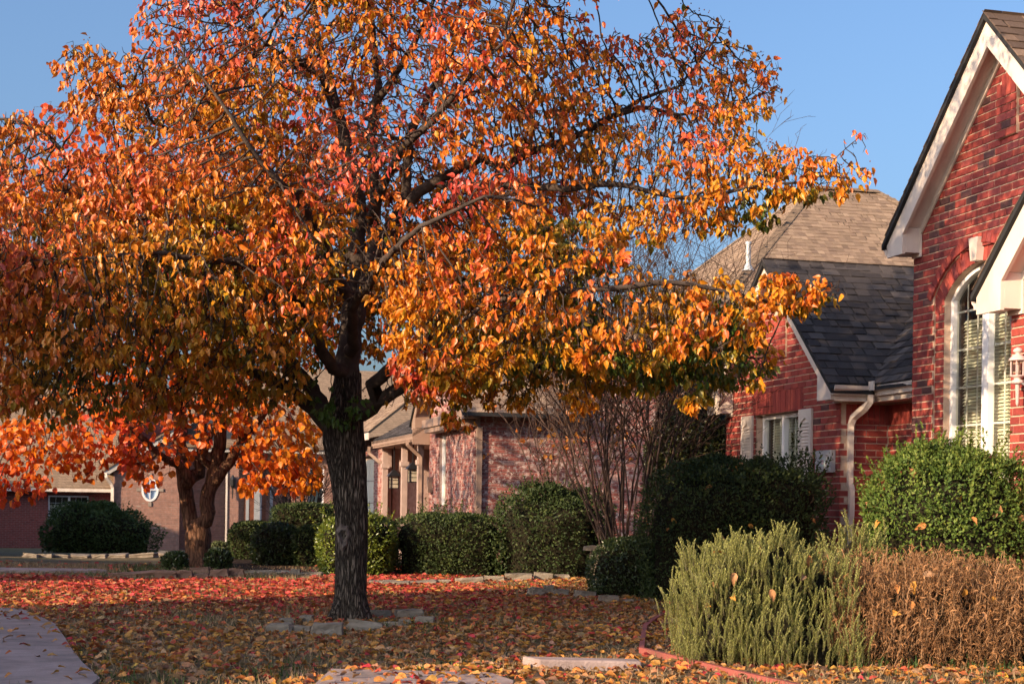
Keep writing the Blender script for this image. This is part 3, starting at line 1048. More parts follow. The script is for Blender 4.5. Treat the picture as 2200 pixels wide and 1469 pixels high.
# eaves over the recess: soffit, fascia, gutter with inside corner, small roof with valley
MB().box(WX + 0.002, -0.93, WY - 0.17, 0.1, 2.0, 2.02).box(-1.108, -0.042, 0.1, 0.349, 2.0, 2.02).build('soffit', M['trim'], house)
MB().box(-0.93, -0.91, WY - 0.165, 0.10, 1.995, 2.1).box(-0.93, -0.042, 0.10, 0.12, 1.995, 2.1).build('fascia_board', M['trim'], house)
gutter(house, [(-0.042, 0.098, 2.05), (-0.908, 0.098, 2.05), (-0.908, WY - 0.2, 2.05)][::-1], M['trim'], 0.085, 0.095)
MB().box(-0.86, -0.76, 0.0, 0.014, 2.10, 2.19).build('splash_guard', M['trim'], house)
rv = MB().hexa([(-0.9, 0.02, 2.10), (-0.042, 0.02, 2.10), (-0.042, 1.6, 3.50), (-2.46, 1.6, 3.50), (-0.9, 0.02, 2.13), (-0.042, 0.02, 2.13), (-0.042, 1.6, 3.53), (-2.46, 1.6, 3.53)])
roof_rec = rv.build('recess_roof', M['felt'], house)
s90 = math.atan(1.4 / 1.58)
shingles(roof_rec, (-2.4, 1.6, 3.535), (1, 0, 0), (0, -math.cos(s90), -math.sin(s90)), 2.35, 2.11, 0.122, (0.09, 0.19), CHAR_SH, M['shingle'], 0, 26,
         keep=lambda a, d, mid: mid.x > -0.87 - (mid.y - 0.02) * 0.98)
downspout(house, [(-0.87, 0.02, 2.06), (-0.87, 0.02, 1.99), (-0.90, -0.02, 1.93), (-1.04, -0.07, 1.84), (-1.075, -0.08, 1.76), (-1.075, -0.08, 1.18), (-1.06, -0.07, 1.13), (-1.06, -0.07, 0.86), (-1.075, -0.08, 0.81), (-1.08, -0.085, -0.1)], M['trim'], 0.034, 0.026)
# electrical box on the wing wall
eb = MB().box(-1.563, -1.197, WY - 0.05, WY - 0.003, 1.295, 1.52).build('meter_box', M['grey_metal'], house)
MB().box(-1.53, -1.23, WY - 0.057, WY - 0.05, 1.31, 1.488).build('box_door', M['grey_metal'], eb)
MB().box(-1.43, -1.33, WY - 0.0585, WY - 0.0572, 1.36, 1.44).build('sticker', plain('sticker_white', (0.45, 0.62, 0.58), 0.5), eb)
MB().box(-1.415, -1.345, WY - 0.0595, WY - 0.0587, 1.372, 1.428).build('sticker_square', plain('sticker_red', (0.50, 0.36, 0.36), 0.5), eb)

# --- entry gable at the right edge
def por_spans(z):
    if z > 2.5:
        h = (3.66 - z) / 0.96
        return [(3.75 - h, 3.75 + h)] if h > 0 else []
    return [(2.6, 4.9)]


w_por = backing('entry_wall', M['mortar'], house, 'f', -0.6, -0.3, 3.6, por_spans)
vis_por = in_view(HM, 2150, 2200, 640, 1060)
bricks.add(w_por, 'f', (-0.6, -0.3, 3.6, por_spans, dict(seed=17)), lambda u, z: vis_por((u, -0.6, z)))
MB().box(2.6, 2.7, -0.58, -0.01, -0.3, 2.5).build('entry_side_wall', M['mortar'], house)
gable_trim(house, 3.75, 3.85, 0.96, 0.24, 1.32, 0.98, 2.45, -0.8, -0.6, M['trim'])
roof_por = slab_roof(house, (3.75, 3.90), [(2.40, 2.604), (5.10, 2.604)], -0.835, 1.5)
s96 = math.atan(0.96)
shingles(roof_por, (3.75, -0.84, 3.905), (0, 1, 0), (-math.cos(s96), 0, -math.sin(s96)), 0.83, 1.87, 0.122, (0.16, 0.30), BROWN_SH, M['shingle'], 0, 28)
gutter(house, [(2.445, -0.05, 2.49), (2.445, -0.8, 2.49)], M['trim'], 0.09, 0.085)
downspout(house, [(2.40, -0.45, 2.5), (2.40, -0.45, 2.42), (2.50, -0.50, 2.30), (2.57, -0.52, 2.25), (2.57, -0.52, 0.1)], M['trim'], 0.03, 0.022)
bricks.finish(300)

# wall lantern by the entry (a thing of its own, hung on the wall)
lam = empty('wall_lantern', HM @ Vector((2.84, -0.69, 1.72)), HROT)
tag(lam, 'white coach lantern with clear panes on the brick wall by the arched window', 'lantern')
MB().lathe([(0.004, 0.0), (0.012, 0.02), (0.018, 0.16), (0.02, 0.165)], seg=10).build('tail', M['lantern_paint'], lam, smooth=True)
MB().lathe([(0.02, 0.165), (0.045, 0.172), (0.05, 0.182), (0.042, 0.195), (0.025, 0.205), (0.03, 0.215), (0.058, 0.225), (0.06, 0.232)], seg=14).build('base', M['lantern_paint'], lam, smooth=True)
for k in range(6):
    a = math.pi * 2 * k / 6 + 0.3
    MB().box(-0.004, 0.004, -0.004, 0.004, 0.232, 0.345).build('cage_bar', M['lantern_paint'], lam).location = (0.052 * math.cos(a), 0.052 * math.sin(a), 0)
gb_ = MB()
for k in range(6):
    a, b_ = math.pi * 2 * k / 6 + 0.3, math.pi * 2 * (k + 1) / 6 + 0.3
    gb_.poly([(0.05 * math.cos(a), 0.05 * math.sin(a), 0.232), (0.05 * math.cos(b_), 0.05 * math.sin(b_), 0.232), (0.05 * math.cos(b_), 0.05 * math.sin(b_), 0.345), (0.05 * math.cos(a), 0.05 * math.sin(a), 0.345)])
gb_.build('glass', M['glass'], lam)
MB().lathe([(0.012, 0.232), (0.014, 0.28), (0.009, 0.31), (0.002, 0.318)], seg=8).build('candle_bulb', M['lantern_paint'], lam, smooth=True)
MB().lathe([(0.074, 0.345), (0.066, 0.356), (0.045, 0.378), (0.018, 0.393), (0.016, 0.40), (0.034, 0.41), (0.038, 0.42), (0.028, 0.433), (0.008, 0.445)], seg=14).build('cap', M['lantern_paint'], lam, smooth=True)
MB().sweep([(0.02, 0, 0.19), (0.05, 0.03, 0.16), (0.07, 0.07, 0.18), (0.07, 0.099, 0.2)], [(-0.008, -0.008), (0.008, -0.008), (0.008, 0.008), (-0.008, 0.008)]).build('bracket', M['black_metal'], lam)

# ------------------------------------------------------------------ the neighbour's house (antique pink brick, tan roof)
NB = empty('brick_house', (-0.6859, 28.4, -0.2), HROT)
tag(NB, 'pink antique brick house with tan shingle roof and porch behind the hedge', 'house')
NM = Matrix.Translation((-0.6859, 28.4, -0.2)) @ Matrix.Rotation(HROT, 4, 'Z')
nbr = Bricks(PINK, M['pink_brick'], 6)


def nf_spans(z):
    l, r_ = -3.95, 0.0
    if z > 2.75:
        h = 1.975 - (z - 2.75) / 0.9
        if h <= 0: return []
        l, r_ = -1.975 - h, -1.975 + h
    if 1.05 < z < 2.44:
        return [(l, -2.99), (-2.39, r_)]
    return [(l, r_)]


def ns_spans(z):
    return [(0.0, 6.0)] if z < 2.75 else [(1.8, 6.0)]


vis_nb = in_view(NM, 900, 1300, 860, 1130)
w_nf = backing('wall', M['pink_mortar'], NB, 'f', 0.0, -0.4, 4.4, nf_spans)
nbr.add(w_nf, 'f', (0.0, -0.4, 4.4, nf_spans, dict(seed=31, L=0.21)), lambda u, z: vis_nb((u, 0, z)))
w_ns = backing('side_wall', M['pink_mortar'], NB, 's', 0.0, -0.4, 3.7, lambda z: [(0.11, 6.0)] if z < 2.75 else [(1.8, 6.0)])
nbr.add(w_ns, 's', (0.0, -0.4, 3.7, ns_spans, dict(seed=32, L=0.21)), lambda u, z: vis_nb((0, u, z)))
w_ng = backing('garage_wall', M['pink_mortar'], NB, 'f', 0.0, -0.4, 2.7, lambda z: [(-10.52, -8.7)] if z < 2.25 else [(-14.0, -8.7)])
nbr.add(w_ng, 'f', (0.0, -0.4, 2.7, lambda z: [(-10.52, -8.7)] if z < 2.25 else [(-14.0, -8.7)], dict(seed=33, L=0.21)), lambda u, z: None)
nbr.finish(300)
MB().box(-10.2, -0.12, 6.0, 15.5, -0.4, 3.65).box(-14.0, -8.8, 0.15, 6.0, -0.4, 2.69).box(-3.94, -0.12, 4.0, 6.0, -0.4, 3.6).build('inner_wall', M['pink_mortar'], NB)
gd = MB()
for k in range(4):
    gd.box(-13.5, -10.55, 0.10 + 0.0, 0.14, 0.0 + k * 0.55, 0.53 + k * 0.55)
gdo = gd.build('garage_door', M['garage'], NB)
for k in range(4):
    for j in range(6):
        xa = -13.4 + j * 0.48
        MB().box(xa, xa + 0.38, 0.085, 0.1, 0.1 + k * 0.55, 0.43 + k * 0.55).build('panel', M['garage'], gdo)
window_unit(NB, -2.985, -2.395, 1.05, 2.44, 0.06, 2, [1.74], blind=1.7, frame_w=0.05)
MB().box(-3.05, -2.34, -0.05, 0.05, 0.98, 1.05).build('sill', M['tan_trim'], NB)
MB().box(-3.32, 0.06, -0.24, -0.002, 2.50, 2.72).box(-3.38, 0.10, -0.28, -0.24, 2.60, 2.76).build('cornice', M['tan_trim'], NB)
MB().box(0.004, 0.07, 0.03, 0.125, -0.3, 2.5).build('downspout', M['tan_trim'], NB)
MB().box(-3.72, -3.60, -0.09, -0.003, 1.32, 1.64).build('mail_slot', M['tan_trim'], NB)
gable_trim(NB, -1.975, 4.85, 0.9, 0.2, 2.35, 2.0, 2.62, -0.3, 0.0, M['tan_trim'])
TAN_SH = [((0.255, 0.180, 0.128), 6), ((0.220, 0.154, 0.112), 6), ((0.290, 0.208, 0.148), 4), ((0.180, 0.125, 0.094), 2)]
r1 = slab_roof(NB, (-1.975, 4.90), [(-4.4, 2.717), (0.45, 2.717)], -0.34, 1.95)
s9 = math.atan(0.9)
shingles(r1, (-1.975, -0.34, 4.905), (0, 1, 0), (math.cos(s9), 0, -math.sin(s9)), 2.28, 3.25, 0.13, (0.14, 0.32), TAN_SH, M['tan_shingle'], 0, 41)
# big hip roof: the slope that faces the camera is laid in shingles
hz0, hz1 = 3.65, 8.3
hb = MB()
A_, B_, C_, D_ = (0.35, 3.5, hz0), (0.35, 15.9, hz0), (-10.4, 15.9, hz0), (-10.4, 3.5, hz0)
R0, R1 = (-5.0, 8.9, hz1), (-5.0, 10.5, hz1)
for f in ([A_, B_, R1, R0], [B_, C_, R1], [C_, D_, R0, R1], [D_, A_, R0], [D_, C_, B_, A_]):
    hb.poly(f)
hip = hb.build('hip_roof', M['felt'], NB)
sl = Vector((5.35, 0, -(hz1 - hz0)))
L_ = sl.length


def hip_keep(a, d, mid):
    f = d / L_
    y = 3.5 + a
    return 8.9 - 5.4 * f - 0.1 < y < 10.5 + 5.4 * f + 0.1


shingles(hip, (-5.0, 3.5, hz1 + 0.01), (0, 1, 0), tuple(sl), 12.4, L_, 0.135, (0.10, 0.20), TAN_SH, M['tan_shingle'], 300, 42, keep=hip_keep, rank=lambda a, d: abs(a - 6.5) + d * 0.8 if d < 4.6 and 4.2 < a < 9.5 else None)
fs = Vector((0, -5.4, -(hz1 - hz0)))
shingles(hip, (-10.4, 8.9, hz1 + 0.01), (1, 0, 0), tuple(fs), 10.75, fs.length, 0.135, (0.10, 0.20), TAN_SH, M['tan_shingle'], 0, 43,
         keep=lambda a, d, mid: abs(mid.x + 5.0) < 5.4 * (d / fs.length) + 0.05)
for p, q in ((R0, A_), (R1, B_), (R0, D_), (R0, R1)):        # ridge and hip caps
    MB().sweep([Vector(p) + Vector((0, 0, 0.03)), Vector(q) + Vector((0, 0, 0.03))], [(-0.14, -0.06), (0.0, 0.03), (0.14, -0.06), (0.0, 0.0)]).build('ridge_cap', M['far_roof'], hip)
vp = NM.inverted() @ P(1608, 515, 31.5)
MB().lathe([(0.13, -0.62), (0.09, -0.56), (0.05, -0.48), (0.05, -0.10), (0.06, -0.09), (0.06, -0.04)], cx=vp.x, cy=vp.y).build('vent_pipe', M['grey_metal'], NB)
bpy.data.objects['vent_pipe'].location = (0, 0, vp.z)
# porch
pr = MB().hexa([(-8.75, -0.36, 2.46), (-3.9, -0.36, 2.46), (-3.9, 1.6, 3.62), (-8.75, 1.6, 3.62), (-8.75, -0.36, 2.52), (-3.9, -0.36, 2.52), (-3.9, 1.6, 3.68), (-8.75, 1.6, 3.68)])
proof = pr.build('porch_roof', M['felt'], NB)
sp = Vector((0, -1.96, -1.16))
shingles(proof, (-8.75, 1.6, 3.685), (1, 0, 0), tuple(sp), 4.85, sp.length, 0.13, (0.14, 0.3), CHAR_SH, M['shingle'], 0, 44)
gutter(NB, [(-3.92, -0.36, 2.40), (-8.8, -0.36, 2.40)], M['tan_trim'], 0.11, 0.12)
MB().box(-8.75, -3.92, -0.34, 1.3, 2.36, 2.40).box(-3.93, -3.90, -0.36, 0.0, 2.30, 2.62).build('porch_ceiling', M['tan_trim'], NB)
for x in (-6.1, -8.45, -4.35):
    MB().box(x - 0.06, x + 0.06, -0.16, -0.04, -0.3, 2.36).box(x - 0.09, x + 0.09, -0.19, -0.01, 1.9, 2.0).box(x - 0.08, x + 0.08, -0.18, -0.02, -0.3, 0.1).build('porch_post', M['pale_post'], NB)
MB().box(-8.7, -3.95, 1.3, 1.45, -0.4, 3.6).box(-3.97, -3.90, 0.1, 1.3, -0.4, 2.5).build('porch_wall', M['far_red'], NB)
downspout(NB, [(-4.15, -0.42, 2.40), (-4.15, -0.42, 2.30), (-4.2, -0.2, 2.12), (-4.2, -0.13, 2.05), (-4.2, -0.13, -0.2)], M['tan_trim'], 0.045, 0.035)
downspout(NB, [(-8.78, -0.42, 2.40), (-8.8, -0.42, 2.25), (-8.7, -0.2, 2.05), (-8.66, -0.06, 1.95), (-8.66, -0.06, -0.2)], M['tan_trim'], 0.045, 0.035)
# tan roofs above the porch and garage, each with a ridge and a back slope
def ridge_roof(x0, x1, ye, ze, yr, zr, yb, zb, seed):
    b = MB()
    for (ya, za), (yc, zc) in (((ye, ze), (yr, zr)), ((yr, zr), (yb, zb))):
        b.hexa([(x0, ya, za - 0.06), (x1, ya, za - 0.06), (x1, yc, zc - 0.06), (x0, yc, zc - 0.06), (x0, ya, za), (x1, ya, za), (x1, yc, zc), (x0, yc, zc)])
    o = b.build('back_roof', M['felt'], NB)
    v = Vector((0, ye - yr, ze - zr))
    shingles(o, (x0, yr, zr + 0.006), (1, 0, 0), tuple(v), x1 - x0, v.length, 0.15, (0.16, 0.36), TAN_SH, M['tan_shingle'], 0, seed)
    return o


ridge_roof(-14.6, -8.78, -0.45, 2.74, 2.6, 5.2, 5.6, 2.7, 45)
ridge_roof(-8.77, -3.5, 1.45, 3.56, 3.3, 5.2, 5.4, 3.4, 46)
MB().box(-14.6, -8.7, -0.47, -0.44, 2.56, 2.72).build('fascia_board', M['trim'], NB)

# two black lanterns in the porch
for x, z, lab in ((-7.3, 1.44, 'black porch lantern nearer the garage, left of the pair'), (-5.14, 1.56, 'black porch lantern nearer the arched window, right of the pair')):
    l = empty('porch_lantern', NM @ Vector((x, -0.1, z)), HROT)
    tag(l, lab, 'lantern', 'black porch lanterns')
    for sx in (-1, 1):
        for sy in (-1, 1):
            MB().box(sx * 0.085 - 0.01, sx * 0.085 + 0.01, sy * 0.085 - 0.01, sy * 0.085 + 0.01, 0.0, 0.26).build('cage_bar', M['black_metal'], l)
    MB().box(-0.1, 0.1, -0.1, 0.1, -0.02, 0.0).build('base', M['black_metal'], l)
    for z2 in (0.085, 0.17):
        MB().box(-0.085, 0.085, -0.088, -0.08, z2, z2 + 0.01).box(0.08, 0.088, -0.085, 0.085, z2, z2 + 0.01).build('cage_bar', M['black_metal'], l)
    g = MB()
    g.box(-0.078, 0.078, -0.078, 0.078, 0.002, 0.258)
    g.build('glass', plain('frosted_pane', (0.42, 0.36, 0.27), 0.3, 0.1, 10.0), l)
    MB().hexa([(-0.15, -0.15, 0.26), (0.15, -0.15, 0.26), (0.15, 0.15, 0.26), (-0.15, 0.15, 0.26), (-0.03, -0.03, 0.40), (0.03, -0.03, 0.40), (0.03, 0.03, 0.40), (-0.03, 0.03, 0.40)]).build('cap', M['black_metal'], l)
    MB().box(-0.012, 0.012, -0.012, 0.012, 0.40, 2.36 - z).build('hanger', M['black_metal'], l)

# ------------------------------------------------------------------ the far house (sixty metres away, downhill)
FH = empty('brick_house', (-16.768, 60.0, 0.0), ANG)
tag(FH, 'distant house of red and pink brick with oval window beyond the orange tree', 'house')
fr_sp = lambda z: [(-9.0, -0.78), (0.69, 1.6)] if -0.15 < z < 0.98 else [(-9.0, 1.6)]
backing('wall', M['far_red'], FH, 'f', 0.0, -1.5, 1.2, fr_sp, thick=0.2, rec=0.0, h=0.05)
window_unit(FH, -0.78, 0.69, -0.15, 0.98, 0.04, 3, [0.15, 0.42, 0.70], mull=(-0.06, 0.02), blind=0.6, frame_w=0.05)
MB().box(-9.0, 1.58, -0.47, -0.36, 1.13, 1.25).build('gutter', M['trim'], FH)
MB().box(-9.0, 1.58, -0.36, 0.0, 1.14, 1.18).build('soffit', M['grey_trim'], FH)
MB().hexa([(-9.0, -0.45, 1.22), (1.9, -0.45, 1.22), (1.9, 5.0, 5.4), (-9.0, 5.0, 5.4), (-9.0, -0.45, 1.30), (1.9, -0.45, 1.30), (1.9, 5.0, 5.48), (-9.0, 5.0, 5.48)]).build('roof', M['far_roof'], FH)


def fp_spans(z):
    l, r_ = 1.6, 4.05
    if z > 1.85:
        l = 1.6 + (z - 1.85) / 0.65
        if l >= r_: return []
    d = (z - 1.25) / 0.43
    if abs(d) < 1:
        w = 0.30 * math.sqrt(1 - d * d)
        return [(l, 2.94 - w), (2.94 + w, r_)]
    return [(l, r_)]


backing('gable_wall', M['far_pink'], FH, 'f', -0.6, -1.5, 3.3, fp_spans, thick=0.2, rec=0.0, h=0.05)
MB().box(1.6, 1.75, -0.58, 0.3, -1.5, 1.9).box(3.9, 4.05, -0.39, 0.8, -1.5, 3.2).build('gable_side_wall', M['far_pink'], FH)
ov = MB()
for k in range(28):
    a, b = 2 * math.pi * k / 28, 2 * math.pi * (k + 1) / 28
    q = [(2.94 + rx * math.cos(t), 1.25 + rz * math.sin(t)) for t in (a, b) for rx, rz in ((0.24, 0.37), (0.32, 0.45))]
    ov.hexa([(q[0][0], -0.63, q[0][1]), (q[1][0], -0.63, q[1][1]), (q[1][0], -0.52, q[1][1]), (q[0][0], -0.52, q[0][1]), (q[2][0], -0.63, q[2][1]), (q[3][0], -0.63, q[3][1]), (q[3][0], -0.52, q[3][1]), (q[2][0], -0.52, q[2][1])])
ovo = ov.build('oval_window', M['white'], FH)
MB().box(2.92, 2.96, -0.62, -0.57, 0.9, 1.6).build('muntin', M['white'], ovo)
MB().box(2.72, 3.16, -0.625, -0.575, 1.23, 1.27).build('muntin', M['white'], ovo)
MB().poly([(2.6, -0.55, 0.8), (3.28, -0.55, 0.8), (3.28, -0.55, 1.7), (2.6, -0.55, 1.7)]).build('glass', plain('sky_tint_glass', (0.26, 0.36, 0.50), 0.3, 0.1, 2.0, spec=0.4), ovo)  # sky reflection put into the pane's blue base colour
for xa, xb, za, zb in ((2.44, 2.61, 1.19, 1.31), (3.27, 3.44, 1.19, 1.31), (2.88, 3.0, 0.62, 0.78), (2.88, 3.0, 1.72, 1.88)):
    MB().box(xa, xb, -0.64, -0.59, za, zb).build('keystone', M['keystone'], ovo)
MB().hexa([(1.25, -0.85, 1.70), (4.7, -0.85, 3.94), (4.7, -0.80, 3.94), (1.25, -0.80, 1.70), (1.25, -0.85, 1.92), (4.7, -0.85, 4.16), (4.7, -0.80, 4.16), (1.25, -0.80, 1.92)]).build('fascia_board', M['grey_trim'], FH)
MB().hexa([(1.2, -0.9, 1.90), (4.75, -0.9, 4.2), (4.75, 6.0, 4.2), (1.2, 6.0, 1.90), (1.2, -0.9, 1.98), (4.75, -0.9, 4.28), (4.75, 6.0, 4.28), (1.2, 6.0, 1.98)]).build('gable_roof', M['far_roof'], FH)
downspout(FH, [(1.3, -0.86, 1.85), (1.32, -0.86, 1.7), (1.5, -0.72, 1.45), (1.56, -0.68, 1.3), (1.56, -0.68, -0.6), (1.35, -0.8, -0.9)], M['trim'], 0.055, 0.05)
MB().box(4.05, 5.86, 0.6, 0.8, -1.5, 3.2).build('porch_wall', M['far_pink'], FH)
MB().box(5.86, 6.29, -0.45, 0.0, -1.5, 2.6).build('pillar', M['far_pink'], FH)
MB().box(5.80, 5.86, -0.5, -0.40, -1.5, 2.4).build('pillar_trim', M['trim'], FH)
MB().box(6.29, 8.4, 0.8, 1.0, -1.5, 3.0).box(8.4, 13.5, 0.0, 0.2, -1.5, 0.8).box(8.4, 9.05, 0.0, 0.2, 0.8, 3.0).box(9.67, 13.5, 0.0, 0.2, 0.8, 3.0).box(9.05, 9.67, 0.0, 0.2, 2.2, 3.0).build('entry_wall', M['far_pink'], FH)
dr = MB().box(6.62, 7.46, 0.72, 0.79, -1.2, 1.75).build('door', M['wood_door'], FH)
MB().box(6.68, 6.80, 0.70, 0.72, -1.1, 1.6).box(7.0, 7.30, 0.70, 0.72, -0.9, 1.6).build('door_glass', plain('door_glass', (0.35, 0.38, 0.42), 0.1, 0.1, 3.0, spec=0.8), dr)
MB().box(7.62, 7.74, 0.72, 0.79, -1.2, 1.75).build('side_light', plain('side_glass', (0.35, 0.38, 0.42), 0.1, 0.1, 3.0, spec=0.8), FH)
window_unit(FH, 9.06, 9.66, 0.8, 2.2, 0.05, 1, [1.35], blind=2.1, frame_w=0.06)
MB().box(4.0, 13.5, -0.5, 1.0, 2.75, 2.95).build('porch_ceiling', M['grey_trim'], FH)
MB().hexa([(4.0, -0.6, 2.9), (14, -0.6, 2.9), (14, 6, 6.5), (4.0, 6, 6.5), (4.0, -0.6, 3.0), (14, -0.6, 3.0), (14, 6, 6.6), (4.0, 6, 6.6)]).build('entry_roof', M['far_roof'], FH)
MB().box(-9, 13.5, 5.0, 11.0, -1.5, 5.0).build('rear_wall', M['far_red'], FH)
FM = Matrix.Translation((-16.768, 60, 0)) @ Matrix.Rotation(ANG, 4, 'Z')
sco = empty('wall_lantern', FM @ Vector((6.05, -0.55, 1.45)), ANG)
tag(sco, 'small black sconce on the brick pillar of the distant house', 'lantern')
MB().lathe([(0.02, -0.5), (0.03, -0.1), (0.1, 0.0), (0.12, 0.25), (0.05, 0.38), (0.01, 0.42)], seg=8).build('body', M['black_metal'], sco)
MB().box(-0.03, 0.03, 0.0, 0.1, 0.1, 0.16).build('bracket', M['black_metal'], sco)

# ------------------------------------------------------------------ unseen houses, added and sized to throw the long evening shade
AX = Vector((0.746, 0.666, 0))
QX = Vector((0.666, -0.746, 0))
QROT = math.atan2(QX.y, QX.x)


def shade_house(along, q0, q1, H, wall_h, depth, label, mat):
    c = AX * along + QX * ((q0 + q1) / 2)
    h = empty('brick_house', (c.x, c.y, -0.2), QROT)
    tag(h, label, 'house', 'added shade-casting houses')
    w = (q1 - q0) / 2
    d = depth / 2
    MB().box(-w, w, -d, d, -0.5, wall_h).prism([(-w, wall_h), (w, wall_h), (w, wall_h + 0.01), (-w, wall_h + 0.01)], -d, d).build('wall', mat, h)
    g = MB()
    for sx in (-1, 1):
        x0, x1 = sorted((sx * w, sx * (w - 0.15)))
        g.hexa([(x0, -d, wall_h), (x1, -d, wall_h), (x1, d, wall_h), (x0, d, wall_h), (x0, -0.02, H), (x1, -0.02, H), (x1, 0.02, H), (x0, 0.02, H)])
    g.build('gable_wall', mat, h)
    r = MB()
    for sy in (-1, 1):
        r.hexa([(-w, sy * (d + 0.3), wall_h - 0.2), (w, sy * (d + 0.3), wall_h - 0.2), (w, 0, H), (-w, 0, H), (-w, sy * (d + 0.3), wall_h - 0.1), (w, sy * (d + 0.3), wall_h - 0.1), (w, 0, H + 0.1), (-w, 0, H + 0.1)])
    r.build('roof', M['far_roof'], h)
    MB().box(-0.5, 0.5, d, d + 0.06, 0, 2.1).build('door', M['wood_door'], h)
    for x in (-w * 0.6, w * 0.6):
        wi = MB().box(x - 0.7, x + 0.7, d, d + 0.05, 0.9, 2.2).build('window', M['white'], h)
        MB().box(x - 0.62, x + 0.62, d + 0.05, d + 0.06, 0.98, 2.12).build('pane', M['dark_room'], wi)
    return h


shade_house(-9.0, -12.5, -7.0, 7.4, 3.0, 7.0, 'narrow red brick house, added out of view to shade the lawn', M['far_red'])
shade_house(-9.0, -38.0, -16.0, 7.3, 3.0, 8.0, 'wide pink brick house, added out of view to shade the ground beyond the sunlit strip', M['far_pink'])
shade_house(8.0, -64.0, -30.5, 7.6, 3.2, 9.0, 'red brick house, added out of view to shade the distant house and juniper', M['far_red'])

# ------------------------------------------------------------------ leaves
def leaf_shape(kind):
    """One leaf of unit length along +y, folded along the midrib. Returns verts, tris."""
    if kind == 'pear':
        half = [(0.14, 0.06), (0.27, 0.25), (0.26, 0.48), (0.13, 0.76)]
        fold, droop, tip = 0.5, 0.24, 1.0
    elif kind == 'round':
        half = [(0.22, 0.05), (0.40, 0.28), (0.37, 0.56), (0.20, 0.82)]
        fold, droop, tip = 0.25, 0.15, 1.0
    else:                                       # 'small': four-sided glossy shrub leaf
        v = [(0, 0, 0), (0.26, 0.45, 0.07), (0, 1, -0.08), (-0.26, 0.45, 0.07)]
        return np.array(v), np.array([(0, 1, 2), (0, 2, 3)])
    v = [(0, 0, 0), (0, tip, -droop)]
    for k, (x, y) in enumerate(half):
        wob = 0.03 * (1 if k % 2 else -1)
        v.append((x, y, fold * x - droop * y * y + wob))
        v.append((-x, y, fold * x - droop * y * y - wob))
    v.append((0, 0.42, -droop * 0.18))
    t = []
    R_ = [2, 4, 6, 8]
    L_2 = [3, 5, 7, 9]
    m = 10
    t += [(0, R_[0], m), (R_[0], R_[1], m), (R_[1], R_[2], m), (R_[2], R_[3], m), (R_[3], 1, m)]
    t += [(L_2[0], 0, m), (L_2[1], L_2[0], m), (L_2[2], L_2[1], m), (L_2[3], L_2[2], m), (1, L_2[3], m)]
    return np.array(v, dtype=float), np.array(t)


def frames(axis, nrm):
    """Rows: leaf x, leaf y (axis), leaf z for arrays of directions."""
    y = axis / np.maximum(1e-6, np.linalg.norm(axis, axis=1))[:, None]
    x = np.cross(y, nrm)
    x /= np.maximum(1e-6, np.linalg.norm(x, axis=1))[:, None]
    z = np.cross(x, y)
    return x, y, z


def leaf_cloud(pos, axis, nrm, size, cols, kind):
    v, t = leaf_shape(kind)
    x, y, z = frames(axis, nrm)
    n = len(pos)
    sz = size[:, None, None]
    V = pos[:, None, :] + sz * (v[None, :, 0:1] * x[:, None, :] + v[None, :, 1:2] * y[:, None, :] + v[None, :, 2:3] * z[:, None, :])
    T = t[None, :, :] + (np.arange(n) * len(v))[:, None, None]
    Cc = np.repeat(cols, len(v), axis=0)
    return V.reshape(-1, 3), T.reshape(-1, 3), Cc


def vnoise(p, scale, seed=0.0):
    return np.array([mnoise.noise(Vector((float(a[0]) * scale + seed, float(a[1]) * scale - seed, float(a[2]) * scale + 2 * seed))) for a in p])


